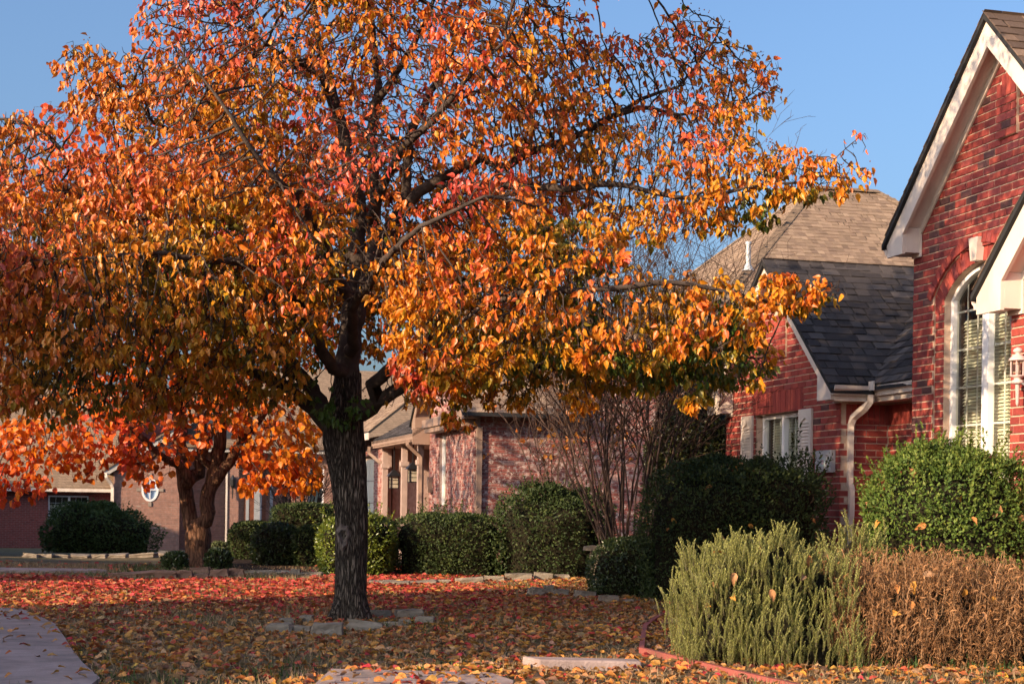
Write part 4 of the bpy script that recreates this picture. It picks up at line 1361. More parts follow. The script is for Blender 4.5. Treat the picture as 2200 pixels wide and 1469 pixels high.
# ------------------------------------------------------------------ branching (space colonisation over hand-placed limbs)
def grow(limbs, attract, step, reach, kill, iters, seed, bend=0.0):
    """limbs: list of (points [(Vector, radius)], index of parent node or None resolved by nearest). Returns nodes, parents, fixed radii."""
    r = random.Random(seed)
    pos, par, rad = [], [], []
    for li, limb in enumerate(limbs):
        prev = None
        if li > 0:
            d2 = [(p - limb[0][0]).length_squared for p in pos]
            prev = int(np.argmin(d2))
        for k in range(len(limb) - 1):
            (a, ra), (b, rb) = limb[k], limb[k + 1]
            n = max(1, int((b - a).length / step))
            for j in range(n if k < len(limb) - 2 else n + 1):
                if li > 0 and k == 0 and j == 0:
                    continue
                f = j / n
                p = a.lerp(b, f)
                if li > 0:
                    w_ = min(1.0, (k + f) / 1.5)
                    p = p + w_ * Vector((mnoise.noise(p * 1.3 + Vector((li * 3.1, 0, 0))), mnoise.noise(p * 1.3 + Vector((0, li * 3.1, 5))), mnoise.noise(p * 1.3 + Vector((7, 0, li * 3.1))))) * 0.10
                if k > 0 or li > 0:
                    p = p + Vector((r.uniform(-1, 1), r.uniform(-1, 1), r.uniform(-1, 1))) * min(0.02, 0.25 * (ra * (1 - f) + rb * f))
                pos.append(p)
                par.append(prev if prev is not None else -1)
                rad.append(ra * (1 - f) + rb * f)
                prev = len(pos) - 1
    n_limb = len(pos)
    A = [Vector(a) for a in attract]
    alive = list(range(len(A)))
    for it in range(iters):
        if not alive: break
        kd = kdtree.KDTree(len(pos))
        for i, p in enumerate(pos):
            kd.insert(p, i)
        kd.balance()
        pull = {}
        for a in alive:
            co, i, d = kd.find(A[a])
            if d < reach:
                e = pull.get(i)
                v = (A[a] - co) / max(d, 1e-5)
                if e is None: pull[i] = v.copy()
                else: e += v
        if not pull: break
        new = []
        for i, v in pull.items():
            v = v + Vector((r.uniform(-1, 1), r.uniform(-1, 1), r.uniform(-1, 1))) * 0.35 * max(0.3, v.length * 0.3)
            v.z += bend
            if v.length < 1e-4: continue
            q = pos[i] + v.normalized() * step
            new.append((q, i))
        for q, i in new:
            pos.append(q)
            par.append(i)
            rad.append(0.0)
        kd2 = kdtree.KDTree(len(new))
        for j, (q, i) in enumerate(new):
            kd2.insert(q, j)
        kd2.balance()
        alive = [a for a in alive if kd2.find(A[a])[2] > kill]
    return pos, par, rad, n_limb


def radii(pos, par, rad, tip=0.0022, power=2.35):
    n = len(pos)
    kids = [[] for _ in range(n)]
    for i, p in enumerate(par):
        if p >= 0: kids[p].append(i)
    acc = [0.0] * n
    order = range(n - 1, -1, -1)
    for i in order:
        if not kids[i]: acc[i] = tip ** power
        if par[i] >= 0: acc[par[i]] += acc[i]
    out = [f if f > 0 else a ** (1 / power) for a, f in zip(acc, rad)]
    for i in range(n):                       # a child is never thicker than its parent
        if par[i] >= 0: out[i] = min(out[i], out[par[i]])
    return out, kids


def tubes(pos, par, rad, kids, r_min=0.0, r_max=9.9, sides=None):
    """Skin the branch graph: chains follow the thickest child; returns verts, tris."""
    V, T = [], []
    main = [max(k, key=lambda c: rad[c]) if k else -1 for k in kids]
    starts = [(i, -1) for i in range(len(pos)) if par[i] < 0]
    starts += [(i, par[i]) for i in range(len(pos)) if par[i] >= 0 and main[par[i]] != i]
    for s, p in starts:
        chain = []
        if p >= 0: chain.append((pos[p], min(rad[p], rad[s] * 1.25)))
        i = s
        while i >= 0:
            chain.append((pos[i], rad[i]))
            i = main[i]
        if len(chain) < 2: continue
        chain[-1] = (chain[-1][0], chain[-1][1] * 0.4)
        rm = max(c[1] for c in chain)
        if not (r_min <= rm < r_max): continue
        n = sides or (10 if rm > 0.05 else 7 if rm > 0.02 else 4 if rm > 0.007 else 3)
        side = None
        prev = None
        for k, (c, r) in enumerate(chain):
            d = (chain[min(k + 1, len(chain) - 1)][0] - chain[max(k - 1, 0)][0])
            if d.length < 1e-6: d = Vector((0, 0, 1))
            d.normalize()
            if side is None: side = d.orthogonal().normalized()
            side = (side - d * side.dot(d))
            if side.length < 1e-4: side = d.orthogonal()
            side.normalize()
            w = d.cross(side)
            b = len(V)
            for j in range(n):
                a = 2 * math.pi * j / n
                q = c + (side * math.cos(a) + w * math.sin(a)) * r
                V.append((q.x, q.y, q.z))
            if prev is not None:
                for j in range(n):
                    jj = (j + 1) % n
                    T.append((prev + j, prev + jj, b + jj))
                    T.append((prev + j, b + jj, b + j))
            prev = b
    return np.array(V), np.array(T)


def blob_points(blobs, n_scale=1.0, seed=1):
    """Attractors inside ellipsoids given as (px, py, distance, rx px, ry px, depth radius m, count)."""
    g = np.random.default_rng(seed)
    out = []
    for px, py, d, rx, ry, rd, n in blobs:
        n = int(n * n_scale)
        while n > 0:
            v = g.uniform(-1, 1, 3)
            l = np.linalg.norm(v)
            if l > 1 or l < 0.15: continue
            out.append(P(px + v[0] * rx, py + v[1] * ry, d + v[2] * rd))
            n -= 1
    return out


def limb(*pts):
    return [(P(px, py, d), r) for px, py, d, r in pts]


# ------------------------------------------------------------------ the pear tree
def trunk_mesh(name, pts, seed, seg=56, ridge=0.010, flare=None):
    """A bark-ridged trunk swept through (px, py, d, radius) points, with a root flare."""
    path = []
    P_ = [(P(a, b, c), r) for a, b, c, r in pts]
    for k in range(len(P_) - 1):
        (a, ra), (b, rb) = P_[k], P_[k + 1]
        n = max(2, int((b - a).length / 0.025))
        for j in range(n):
            f = j / n
            path.append((a.lerp(b, f), ra + (rb - ra) * f))
    path.append(P_[-1])
    V, T = [], []
    for k, (c, r) in enumerate(path):
        for j in range(seg):
            a = 2 * math.pi * j / seg
            q = Vector((math.cos(a), math.sin(a), 0))
            h = mnoise.noise(Vector((q.x * 9 + seed, q.y * 9, c.z * 2.6))) * 0.6 + mnoise.noise(Vector((q.x * 17, q.y * 17 + seed, c.z * 5.5))) * 0.6
            low = mnoise.noise(Vector((q.x * 1.6 + seed, q.y * 1.6, c.z * 1.1))) * 0.10
            rr = r * (1 + low) + ridge * h
            if flare:
                z = max(0.0, flare[0] - c.z) / flare[0]
                rr += flare[1] * z * z * (1 + 0.7 * math.sin(3 * a + seed) + 0.4 * math.sin(5 * a + 1))
            p = c + q * rr
            V.append((p.x, p.y, p.z))
    for k in range(len(path) - 1):
        for j in range(seg):
            jj = (j + 1) % seg
            a, b = k * seg, (k + 1) * seg
            T.append((a + j, a + jj, b + jj))
            T.append((a + j, b + jj, b + j))
    return np.array(V), np.array(T)


D0 = 12.55
pear = empty('pear_tree', P(750, 1332, D0))
tag(pear, 'large ornamental pear tree with orange and gold leaves in a stone ring', 'tree')
PO = pear.location.copy()


def to_local(V, o):
    return np.asarray(V, dtype=float) - np.array(o)[None, :]


tv, tt = trunk_mesh('trunk', [(751, 1345, D0, 0.135), (752, 1290, D0, 0.132), (754, 1200, D0, 0.130), (755, 1100, D0, 0.133), (747, 1010, D0, 0.148), (738, 950, D0, 0.165), (737, 905, D0, 0.160), (742, 860, D0, 0.125), (748, 800, D0, 0.10)], 3.0, flare=(0.26, 0.042))
trunk = link_mesh('trunk', np_mesh('trunk', to_local(tv, PO), tt, smooth=True), M['bark'], pear)
# knot scar on the trunk facing the camera
kb = MB()
kc = P(737, 1152, D0 - 0.152) - PO
ringk = []
for i in range(20):
    a = 2 * math.pi * i / 20
    rows_ = []
    for rr, dy in ((0.012, 0.035), (0.030, 0.012), (0.042, -0.012), (0.058, -0.010), (0.078, 0.03)):
        wob = 1 + 0.12 * math.sin(3 * a) + 0.1 * math.sin(7 * a + 1)
        rows_.append((kc.x + rr * 0.78 * wob * math.cos(a), kc.y + dy + 0.9 * (rr * 0.78 * math.cos(a)) ** 2 / 0.13, kc.z + rr * 1.35 * wob * math.sin(a)))
    ringk.append(rows_)
for i in range(20):
    A2, B2 = ringk[i], ringk[(i + 1) % 20]
    for k in range(4):
        kb.poly([A2[k], B2[k], B2[k + 1], A2[k + 1]])
kb.poly([r_[0] for r_ in ringk][::-1])
kb.build('knot', plain('knot_bark', (0.16, 0.13, 0.115), 0.95, 0.35, 22.0, 0.8, 60.0, 0.1), trunk, smooth=True)

W_ = lambda w: w / 270 / 2          # photo width in pixels at the trunk -> radius
pear_limbs = [
    limb((742, 870, D0, 0.125), (748, 800, D0, 0.10), (756, 700, D0 + .05, 0.088), (765, 600, D0 + .1, 0.078), (770, 500, D0 + .1, 0.068), (768, 425, D0 + .1, 0.058), (748, 340, D0, 0.050), (735, 272, D0, 0.044), (712, 187, D0, 0.036), (688, 102, D0 - .1, 0.028), (676, 34, D0 - .1, 0.02), (668, -80, D0 - .1, 0.012)),
    limb((715, 905, D0 - .05, 0.09), (680, 860, D0 - .05, 0.066), (640, 800, D0 - .1, 0.056), (600, 765, D0 - .2, 0.05), (540, 720, D0 - .2, 0.044), (470, 640, D0 - .2, 0.038), (400, 540, D0 - .2, 0.034), (313, 449, D0 - .2, 0.030), (238, 405, D0 - .2, 0.026), (184, 367, D0 - .2, 0.022), (129, 310, D0 - .2, 0.018), (92, 276, D0 - .2, 0.016), (34, 259, D0 - .2, 0.012), (-60, 275, D0 - .2, 0.008)),
    limb((712, 925, D0 + .05, 0.08), (672, 885, D0 + .05, 0.056), (620, 838, D0, 0.048), (560, 803, D0, 0.040), (510, 783, D0 - .1, 0.036), (430, 740, D0 - .3, 0.028), (300, 690, D0 - .5, 0.020), (120, 640, D0 - .7, 0.012), (-40, 620, D0 - .8, 0.006)),
    limb((770, 905, D0 - .05, 0.08), (805, 860, D0 - .1, 0.058), (850, 828, D0 - .2, 0.05), (910, 800, D0 - .3, 0.044), (1000, 785, D0 - .4, 0.038), (1100, 778, D0 - .4, 0.030), (1230, 770, D0 - .5, 0.022), (1380, 750, D0 - .6, 0.016), (1560, 760, D0 - .7, 0.008)),
    limb((760, 700, D0 + .05, 0.075), (785, 600, D0 - .1, 0.058), (800, 500, D0 - .1, 0.052), (800, 374, D0 - .1, 0.044), (804, 290, D0 - .1, 0.038), (818, 221, D0 - .1, 0.034), (852, 170, D0 - .2, 0.030), (872, 136, D0 - .3, 0.026), (896, 92, D0 - .3, 0.022), (920, 44, D0 - .4, 0.016), (950, -60, D0 - .4, 0.01)),
    limb((812, 240, D0 - .1, 0.03), (805, 150, D0, 0.026), (798, 60, D0 + .1, 0.02), (790, -60, D0 + .1, 0.012)),
    limb((790, 610, D0 + .1, 0.06), (835, 520, D0 + .2, 0.05), (872, 425, D0 + .3, 0.044), (885, 340, D0 + .3, 0.040), (895, 270, D0 + .3, 0.036), (927, 190, D0 + .3, 0.030), (968, 126, D0 + .3, 0.024), (980, 60, D0 + .3, 0.018), (1010, -60, D0 + .3, 0.01)),
    limb((800, 560, D0 + .1, 0.058), (850, 480, D0 + .1, 0.05), (906, 418, D0, 0.046), (985, 367, D0, 0.042), (1042, 345, D0, 0.038), (1100, 362, D0, 0.034), (1155, 335, D0, 0.030), (1245, 298, D0, 0.027), (1304, 258, D0, 0.024), (1373, 238, D0, 0.018), (1460, 250, D0, 0.012), (1600, 225, D0, 0.006)),
    limb((1310, 256, D0, 0.02), (1380, 212, D0 + .1, 0.016), (1450, 185, D0 + .1, 0.012), (1500, 120, D0 + .1, 0.009), (1540, 60, D0 + .1, 0.006)),
    limb((940, 400, D0, 0.034), (1060, 400, D0 - .2, 0.030), (1209, 404, D0 - .4, 0.026), (1318, 400, D0 - .5, 0.022), (1427, 411, D0 - .6, 0.018), (1555, 415, D0 - .7, 0.014), (1650, 392, D0 - .8, 0.010), (1745, 378, D0 - .9, 0.008), (1800, 330, D0 - .9, 0.005), (1868, 278, D0 - .9, 0.003)),
    limb((735, 272, D0, 0.034), (697, 170, D0 - .3, 0.026), (650, 135, D0 - .4, 0.022), (612, 112, D0 - .5, 0.018), (570, 78, D0 - .6, 0.012), (520, 20, D0 - .6, 0.006)),
    limb((700, 560, D0 + .1, 0.045), (620, 440, D0 + .2, 0.036), (560, 360, D0 + .2, 0.030), (507, 316, D0 + .2, 0.026), (422, 282, D0 + .1, 0.020), (333, 269, D0, 0.014), (240, 200, D0, 0.008), (160, 120, D0, 0.004)),
    # limbs that carry the low sunlit clusters towards the viewer
    limb((790, 830, D0 - .2, 0.055), (880, 750, D0 - .7, 0.042), (1000, 670, D0 - 1.2, 0.034), (1180, 620, D0 - 1.6, 0.026), (1380, 620, D0 - 1.7, 0.020), (1560, 640, D0 - 1.7, 0.013), (1690, 655, D0 - 1.7, 0.008), (1760, 640, D0 - 1.7, 0.005), (1800, 585, D0 - 1.7, 0.003)),
    limb((760, 760, D0 - .2, 0.05), (760, 660, D0 - .8, 0.038), (800, 560, D0 - 1.3, 0.028), (900, 480, D0 - 1.7, 0.018), (1050, 430, D0 - 1.9, 0.010)),
    limb((720, 800, D0 - .2, 0.05), (640, 660, D0 - .8, 0.036), (520, 560, D0 - 1.3, 0.026), (360, 540, D0 - 1.6, 0.018), (180, 560, D0 - 1.7, 0.010), (20, 560, D0 - 1.7, 0.005)),
    limb((745, 640, D0 - .1, 0.05), (690, 500, D0 - .8, 0.034), (600, 380, D0 - 1.3, 0.024), (500, 250, D0 - 1.5, 0.014), (400, 150, D0 - 1.6, 0.007)),
    limb((790, 480, D0 - .1, 0.045), (860, 330, D0 - .7, 0.030), (980, 200, D0 - 1.1, 0.020), (1080, 80, D0 - 1.3, 0.010), (1120, -40, D0 - 1.3, 0.005)),
    limb((1080, 80, D0 - 1.3, 0.022), (1150, -150, D0 - 1.7, 0.018), (1220, -350, D0 - 2.0, 0.013), (1300, -550, D0 - 2.2, 0.007)),
    limb((780, 620, D0 + .3, 0.05), (860, 520, D0 + 1.0, 0.034), (1000, 430, D0 + 1.6, 0.022), (1200, 380, D0 + 2.0, 0.010)),
    limb((740, 620, D0 + .3, 0.05), (640, 520, D0 + 1.0, 0.034), (480, 430, D0 + 1.6, 0.022), (300, 400, D0 + 2.0, 0.010)),
]
pear_blobs = [
    # px, py, distance, rx, ry, depth radius, count
    (1010, 660, 11.0, 210, 170, 0.50, 420), (1180, 560, 11.1, 170, 110, 0.45, 240), (1320, 680, 10.95, 200, 120, 0.45, 330), (1520, 680, 10.9, 150, 90, 0.35, 200), (1560, 770, 11.6, 120, 60, 0.3, 90), (1670, 630, 10.85, 80, 45, 0.2, 50), (1760, 625, 10.85, 50, 28, 0.12, 22),
    (1060, 440, 11.0, 130, 90, 0.4, 150), (880, 560, 11.3, 110, 130, 0.4, 170), (1300, 780, 11.9, 260, 55, 0.4, 120), (960, 790, 11.7, 130, 60, 0.4, 100),
    (560, 640, 11.4, 170, 140, 0.5, 300), (380, 600, 11.2, 170, 150, 0.5, 300), (170, 620, 11.0, 190, 170, 0.5, 330), (0, 560, 11.0, 130, 180, 0.5, 200), (260, 780, 11.8, 260, 90, 0.5, 230), (60, 780, 11.6, 150, 100, 0.5, 150), (560, 800, 12.2, 130, 70, 0.4, 90),
    (650, 440, 11.4, 150, 130, 0.5, 230), (450, 360, 11.4, 180, 130, 0.6, 260), (250, 430, 11.9, 190, 120, 0.7, 240), (60, 400, 12.2, 140, 110, 0.6, 140), (40, 290, 12.3, 90, 60, 0.3, 50),
    (300, 200, 12.2, 170, 110, 0.7, 190), (190, 150, 12.3, 90, 70, 0.4, 55), (450, 170, 11.6, 150, 130, 0.6, 210), (430, 40, 11.8, 150, 70, 0.6, 110), (600, 120, 11.6, 130, 120, 0.6, 170), (560, -40, 11.8, 250, 70, 0.8, 160),
    (760, 120, 12.4, 130, 140, 1.0, 150), (760, 330, 11.6, 140, 120, 0.6, 170), (880, 60, 12.0, 160, 120, 0.9, 190), (1030, 110, 11.6, 150, 120, 0.7, 230), (1000, 250, 11.9, 170, 110, 0.8, 200), (900, -60, 12.0, 300, 60, 0.8, 130),
    (1150, 60, 11.9, 120, 90, 0.6, 120), (1200, 160, 12.2, 150, 90, 0.7, 150), (1180, 270, 12.4, 170, 90, 0.8, 160), (1350, 130, 12.5, 120, 70, 0.5, 80), (1480, 120, 12.6, 120, 110, 0.5, 110), (1600, 180, 12.6, 90, 90, 0.4, 75), (1470, 250, 12.4, 170, 80, 0.6, 150), (1370, 330, 12.2, 200, 80, 0.7, 180), (1560, 340, 12.0, 150, 70, 0.5, 120), (1690, 370, 11.7, 100, 60, 0.3, 75), (1790, 380, 11.65, 80, 50, 0.22, 60), (1845, 310, 11.65, 35, 30, 0.1, 14), (1540, 440, 11.9, 160, 60, 0.4, 120), (1380, 470, 12.0, 150, 60, 0.5, 90),
    (1120, -420, 10.4, 170, 160, 0.5, 170), (1320, -420, 10.35, 170, 170, 0.5, 190), (1250, -640, 10.3, 200, 110, 0.5, 150), (1470, -330, 10.6, 120, 120, 0.4, 110), (620, 230, 13.2, 230, 200, 0.6, 300), (985, 880, 11.7, 35, 45, 0.12, 12), (1120, 850, 11.6, 30, 35, 0.12, 9), (1250, 845, 11.4, 35, 40, 0.12, 12), (1395, 815, 11.3, 30, 40, 0.12, 9), (1490, 845, 11.2, 30, 40, 0.12, 10), (1630, 800, 11.0, 30, 32, 0.12, 10), (300, 890, 12.0, 60, 35, 0.2, 12), (1000, -130, 11.6, 200, 110, 0.8, 190), (1250, -110, 11.8, 190, 100, 0.7, 190), (1180, -290, 11.8, 230, 110, 0.8, 190), (880, -300, 12.0, 230, 110, 0.8, 150), (620, -200, 12.0, 230, 110, 0.9, 150), (800, 480, 13.6, 300, 220, 0.9, 520), (1100, 470, 13.9, 260, 150, 0.8, 220), (450, 500, 13.8, 330, 220, 0.9, 360), (700, 660, 13.3, 260, 130, 0.6, 300), (738, 880, 12.3, 85, 50, 0.2, 10), (900, 845, 12.0, 90, 35, 0.3, 45), (1060, 840, 12.2, 110, 30, 0.3, 45), (150, 850, 11.7, 220, 60, 0.5, 130), (420, 850, 12.3, 200, 50, 0.4, 90), (620, 560, 11.2, 130, 90, 0.4, 130), (480, 720, 11.4, 150, 90, 0.4, 140), (1050, 700, 13.3, 250, 90, 0.5, 130), (200, 600, 13.5, 260, 170, 0.8, 200),
]
pts = blob_points(pear_blobs, 4.8, 5)
pos, par, rad0, n_limb = grow(pear_limbs, pts, 0.058, 0.75, 0.062, 90, 7, bend=0.05)
rad, kids = radii(pos, par, rad0, tip=0.0034, power=2.7)
bv, bt = tubes(pos, par, rad, kids, r_min=0.012)
tag(link_mesh('limb', np_mesh('limb', to_local(bv, PO), bt, smooth=True), M['branch'], pear), 'dark branching limbs')
bv, bt = tubes(pos, par, rad, kids, r_max=0.012)
tag(link_mesh('twigs', np_mesh('twigs', to_local(bv, PO), bt), M['branch'], pear), kind='stuff')
print('pear nodes', len(pos), 'twig tris', len(bt))


def twig_sites(pos, par, rad, kids, thr, n_limb):
    """Nodes on thin twigs, with the direction the twig runs."""
    return [i for i in range(len(pos)) if rad[i] < thr and par[i] >= 0]


def hang_leaves(pos, par, sites, per, seed, size=(0.038, 0.074), down=1.15, pet=0.03):
    g = np.random.default_rng(seed)
    p0, ax, nr = [], [], []
    for i in sites:
        d = (pos[i] - pos[par[i]]).normalized()
        n = per(i, g)
        for _ in range(n):
            o = Vector(g.normal(0, 1, 3))
            out = (d * 0.5 + o * 0.45)
            a = out * 0.75 + Vector((0, 0, -down)) * g.uniform(0.5, 1.3)
            base = pos[i] + Vector(g.normal(0, 0.012, 3)) + out.normalized() * pet * g.uniform(0.5, 1.2) + Vector((0, 0, -0.3 * pet))
            p0.append(base)
            ax.append(a)
            h = Vector(g.normal(0, 1, 3))
            h.z *= 0.4
            h += Vector((-0.15, -0.2, 0.1))
            nr.append(h)
    p0, ax, nr = (np.array([tuple(v) for v in q]) for q in (p0, ax, nr))
    sz = g.uniform(size[0], size[1], len(p0))
    return p0, ax, nr, sz


def tint(p, stops, t, jitter, g):
    """Interpolate a colour path (list of rgb) by t in 0..1 with per-leaf jitter."""
    st = np.array(stops)
    x = np.clip(t, 0, 0.9999) * (len(st) - 1)
    i = x.astype(int)
    f = (x - i)[:, None]
    c = st[i] * (1 - f) + st[np.minimum(i + 1, len(st) - 1)] * f
    return c * g.uniform(1 - jitter, 1 + jitter, (len(p), 1)) * g.uniform(1 - jitter * 0.35, 1 + jitter * 0.35, (len(p), 3))


sites = twig_sites(pos, par, rad, kids, 0.0095, n_limb)
dens = {i: 0.5 + 0.9 * mnoise.noise(pos[i] * 1.5) for i in sites}


def pear_per(i, g):
    tipn = not kids[i]
    bunch = mnoise.noise(pos[i] * 7.0 + Vector((3, 1, 7)))
    lam = (7.2 if tipn else 1.55) * max(0.0, dens[i] + 0.3) * (1.75 if bunch > 0.02 else 0.16)
    px, py = cam_px(pos[i])
    if py < 400: lam *= 0.72 - 0.27 * min(1.0, (400 - py) / 300)
    if py < 400 and px > 1150: lam *= 0.72
    if 1220 < px < 1500 and 380 < py < 540: lam *= 0.6
    if py > 480 and px > 850 and pos[i].y < 12: lam *= 1.5
    if pos[i].y > 13.0: lam *= 0.8 if py > 350 else 0.45
    if 640 < px < 930 and 90 < py < 560 and pos[i].y < 12.2: lam *= 0.45
    return int(g.poisson(max(0.0, lam)))


lp, la, ln, ls = hang_leaves(pos, par, sites, pear_per, 17)
lg = np.random.default_rng(3)
PEAR_PATH = [(0.060, 0.115, 0.018), (0.27, 0.19, 0.016), (0.54, 0.26, 0.014), (0.60, 0.205, 0.014), (0.60, 0.150, 0.020), (0.58, 0.105, 0.038), (0.55, 0.075, 0.058)]
base_t = 0.55 + 0.34 * vnoise(lp, 1.1, 5.0) + 0.22 * vnoise(lp, 4.0, 9.0) + lg.normal(0, 0.10, len(lp))
# leaves near the crotch and deep inside the crown are still green; sun-side tops have turned red
c0 = np.array(P(745, 870, D0 - 0.2))
base_t -= 0.75 * np.exp(-np.sum((lp - c0) ** 2, axis=1) / 0.16)
base_t += 0.10 * np.clip((lp[:, 2] - 3.2) / 2.0, -0.6, 1.0)
far_c = np.sum((lp - c0) ** 2, axis=1) > 0.35
base_t = np.where(far_c, np.maximum(base_t, 0.26 + 0.1 * lg.random(len(lp))), base_t)
green = lg.random(len(lp)) < 0.03
base_t[green] = lg.uniform(0.0, 0.25, green.sum())
c1 = np.array([0.05, 0.0, 0.0])
base_t += 0.16 * vnoise(lp * np.array([[1, 1, 2.2]]), 0.9, 21.0)
# leaves that face open sky on the sunny side have turned redder
kd_ = kdtree.KDTree(len(lp))
for i_, p_ in enumerate(lp):
    kd_.insert(p_, i_)
kd_.balance()
crowd = np.array([len(kd_.find_range(Vector(p_) + to_sun * 0.36, 0.22)) for p_ in lp])
base_t += 0.34 * (0.45 - np.clip(crowd / max(1.0, np.percentile(crowd, 80)), 0, 1.3))
lpx = lp[:, 0] / lp[:, 1] * F_PX + CX
base_t -= 0.13 * np.clip((lpx - 1200) / 450, 0, 1)
lc = tint(lp, PEAR_PATH, base_t, 0.18, lg)
rust = (0.45 * np.clip((750 - lpx) / 500, 0, 1) * lg.random(len(lp)))[:, None]
lc = lc * (1 - rust) + np.array([[0.34, 0.115, 0.026]]) * rust
print('pear leaves', len(lp))
# the 300 leaves nearest the viewer (and in the picture) are parts of their own, the rest one mass
pxs = np.array([cam_px(Vector(p)) for p in lp])
inside = (pxs[:, 0] > 10) & (pxs[:, 0] < 2190) & (pxs[:, 1] > 10)
order = np.argsort(np.where(inside, lp[:, 1], 99.0))
near = np.zeros(len(lp), dtype=bool)
near[order[:300]] = True
V, T, Cc = leaf_cloud(to_local(lp[~near], PO), la[~near], ln[~near], ls[~near], lc[~near], 'pear')
crown = link_mesh('crown', np_mesh('crown', V, T, Cc, smooth=True), M['pear_leaf'], pear)
tag(crown, kind='stuff')
lv, lt = leaf_shape('pear')
leaf_meshes = []
for k in range(10):
    col = tint(np.zeros((1, 3)), PEAR_PATH, np.array([0.36 + 0.045 * k]), 0.1, lg)[0]
    me = np_mesh('leaf', lv, lt, np.repeat(col[None, :], len(lv), axis=0), smooth=True)
    me.materials.append(M['pear_leaf'])
    leaf_meshes.append(me)
X, Y, Z = frames(la[near], ln[near])
for k, (p, x, y, z, s, t) in enumerate(zip(lp[near], X, Y, Z, ls[near], base_t[near])):
    o = bpy.data.objects.new('leaf', leaf_meshes[int(np.clip((t - 0.36) / 0.045, 0, 9))])
    COL.objects.link(o)
    o.parent = pear
    q = p - np.array(PO)
    o.matrix_local = Matrix(((x[0] * s, y[0] * s, z[0] * s, q[0]), (x[1] * s, y[1] * s, z[1] * s, q[1]), (x[2] * s, y[2] * s, z[2] * s, q[2]), (0, 0, 0, 1)))
# berry clusters on short stalks
bs = [i for i in sites if not kids[i]]
rb = random.Random(4)
rb.shuffle(bs)
ico_v = np.array([(0, 0, 1), (0.894, 0, 0.447), (0.276, 0.851, 0.447), (-0.724, 0.526, 0.447), (-0.724, -0.526, 0.447), (0.276, -0.851, 0.447), (0.724, 0.526, -0.447), (-0.276, 0.851, -0.447), (-0.894, 0, -0.447), (-0.276, -0.851, -0.447), (0.724, -0.526, -0.447), (0, 0, -1)])
ico_t = np.array([(0, 1, 2), (0, 2, 3), (0, 3, 4), (0, 4, 5), (0, 5, 1), (1, 6, 2), (2, 7, 3), (3, 8, 4), (4, 9, 5), (5, 10, 1), (6, 7, 2), (7, 8, 3), (8, 9, 4), (9, 10, 5), (10, 6, 1), (11, 7, 6), (11, 8, 7), (11, 9, 8), (11, 10, 9), (11, 6, 10)])
bp_ = []
for i in bs[:1500]:
    for _ in range(rb.randint(3, 8)):
        bp_.append(tuple(pos[i] + Vector((rb.gauss(0, 0.028), rb.gauss(0, 0.028), rb.gauss(-0.005, 0.026))) - PO))
bp_ = np.array(bp_)
BV = (bp_[:, None, :] + 0.0062 * ico_v[None, :, :]).reshape(-1, 3)
BT = (ico_t[None] + (np.arange(len(bp_)) * 12)[:, None, None]).reshape(-1, 3)
tag(link_mesh('berries', np_mesh('berries', BV, BT, smooth=True), M['berry'], pear), kind='stuff')

# ------------------------------------------------------------------ the red-orange tree behind, left
D1 = 21.6
lt_tree = empty('maple_like_tree', P(428, 1216, D1))
lt_tree.name = 'shade_tree'
tag(lt_tree, 'multi-stemmed tree with red and orange leaves behind the pear, at its left', 'tree')
LO = lt_tree.location.copy()
tv, tt = trunk_mesh('trunk', [(426, 1225, D1, 0.185), (426, 1180, D1, 0.170), (426, 1150, D1, 0.178), (426, 1130, D1, 0.16), (426, 1115, D1, 0.11)], 5.0, seg=36, ridge=0.006, flare=(0.25, 0.05))
link_mesh('trunk', np_mesh('trunk', to_local(tv, LO), tt, smooth=True), M['red_bark'], lt_tree)
lt_limbs = [
    limb((412, 1135, D1, 0.105), (399, 1060, D1, 0.10), (388, 960, D1, 0.092), (385, 880, D1, 0.09), (370, 760, D1, 0.07), (350, 600, D1, 0.05), (330, 420, D1, 0.03), (320, 250, D1, 0.012)),
    limb((441, 1135, D1 - .05, 0.105), (452, 1060, D1 - .05, 0.10), (466, 975, D1 - .1, 0.088), (470, 890, D1 - .1, 0.085), (490, 760, D1 - .1, 0.06), (510, 600, D1, 0.04), (540, 440, D1, 0.018)),
    limb((448, 1040, D1 - .05, 0.10), (480, 1008, D1 - .1, 0.075), (505, 978, D1 - .2, 0.065), (530, 940, D1 - .2, 0.055), (580, 880, D1 - .3, 0.04), (640, 800, D1 - .4, 0.022)),
    limb((415, 1045, D1 - .1, 0.10), (385, 1005, D1 - .2, 0.06), (350, 985, D1 - .4, 0.05), (280, 930, D1 - .7, 0.035), (180, 880, D1 - 1.1, 0.02), (60, 870, D1 - 1.4, 0.01)),
    limb((425, 1030, D1 + .1, 0.10), (436, 960, D1 + .1, 0.075), (437, 870, D1 + .2, 0.06), (430, 740, D1 + .3, 0.045), (420, 560, D1 + .3, 0.03), (410, 380, D1 + .3, 0.012)),
    limb((430, 1000, D1 - .1, 0.05), (455, 930, D1 - .3, 0.035), (470, 860, D1 - .5, 0.025), (500, 780, D1 - .8, 0.012)),
    limb((385, 880, D1, 0.06), (300, 760, D1 - .2, 0.04), (200, 640, D1 - .3, 0.028), (120, 480, D1 - .3, 0.016), (90, 320, D1 - .3, 0.006)),
]
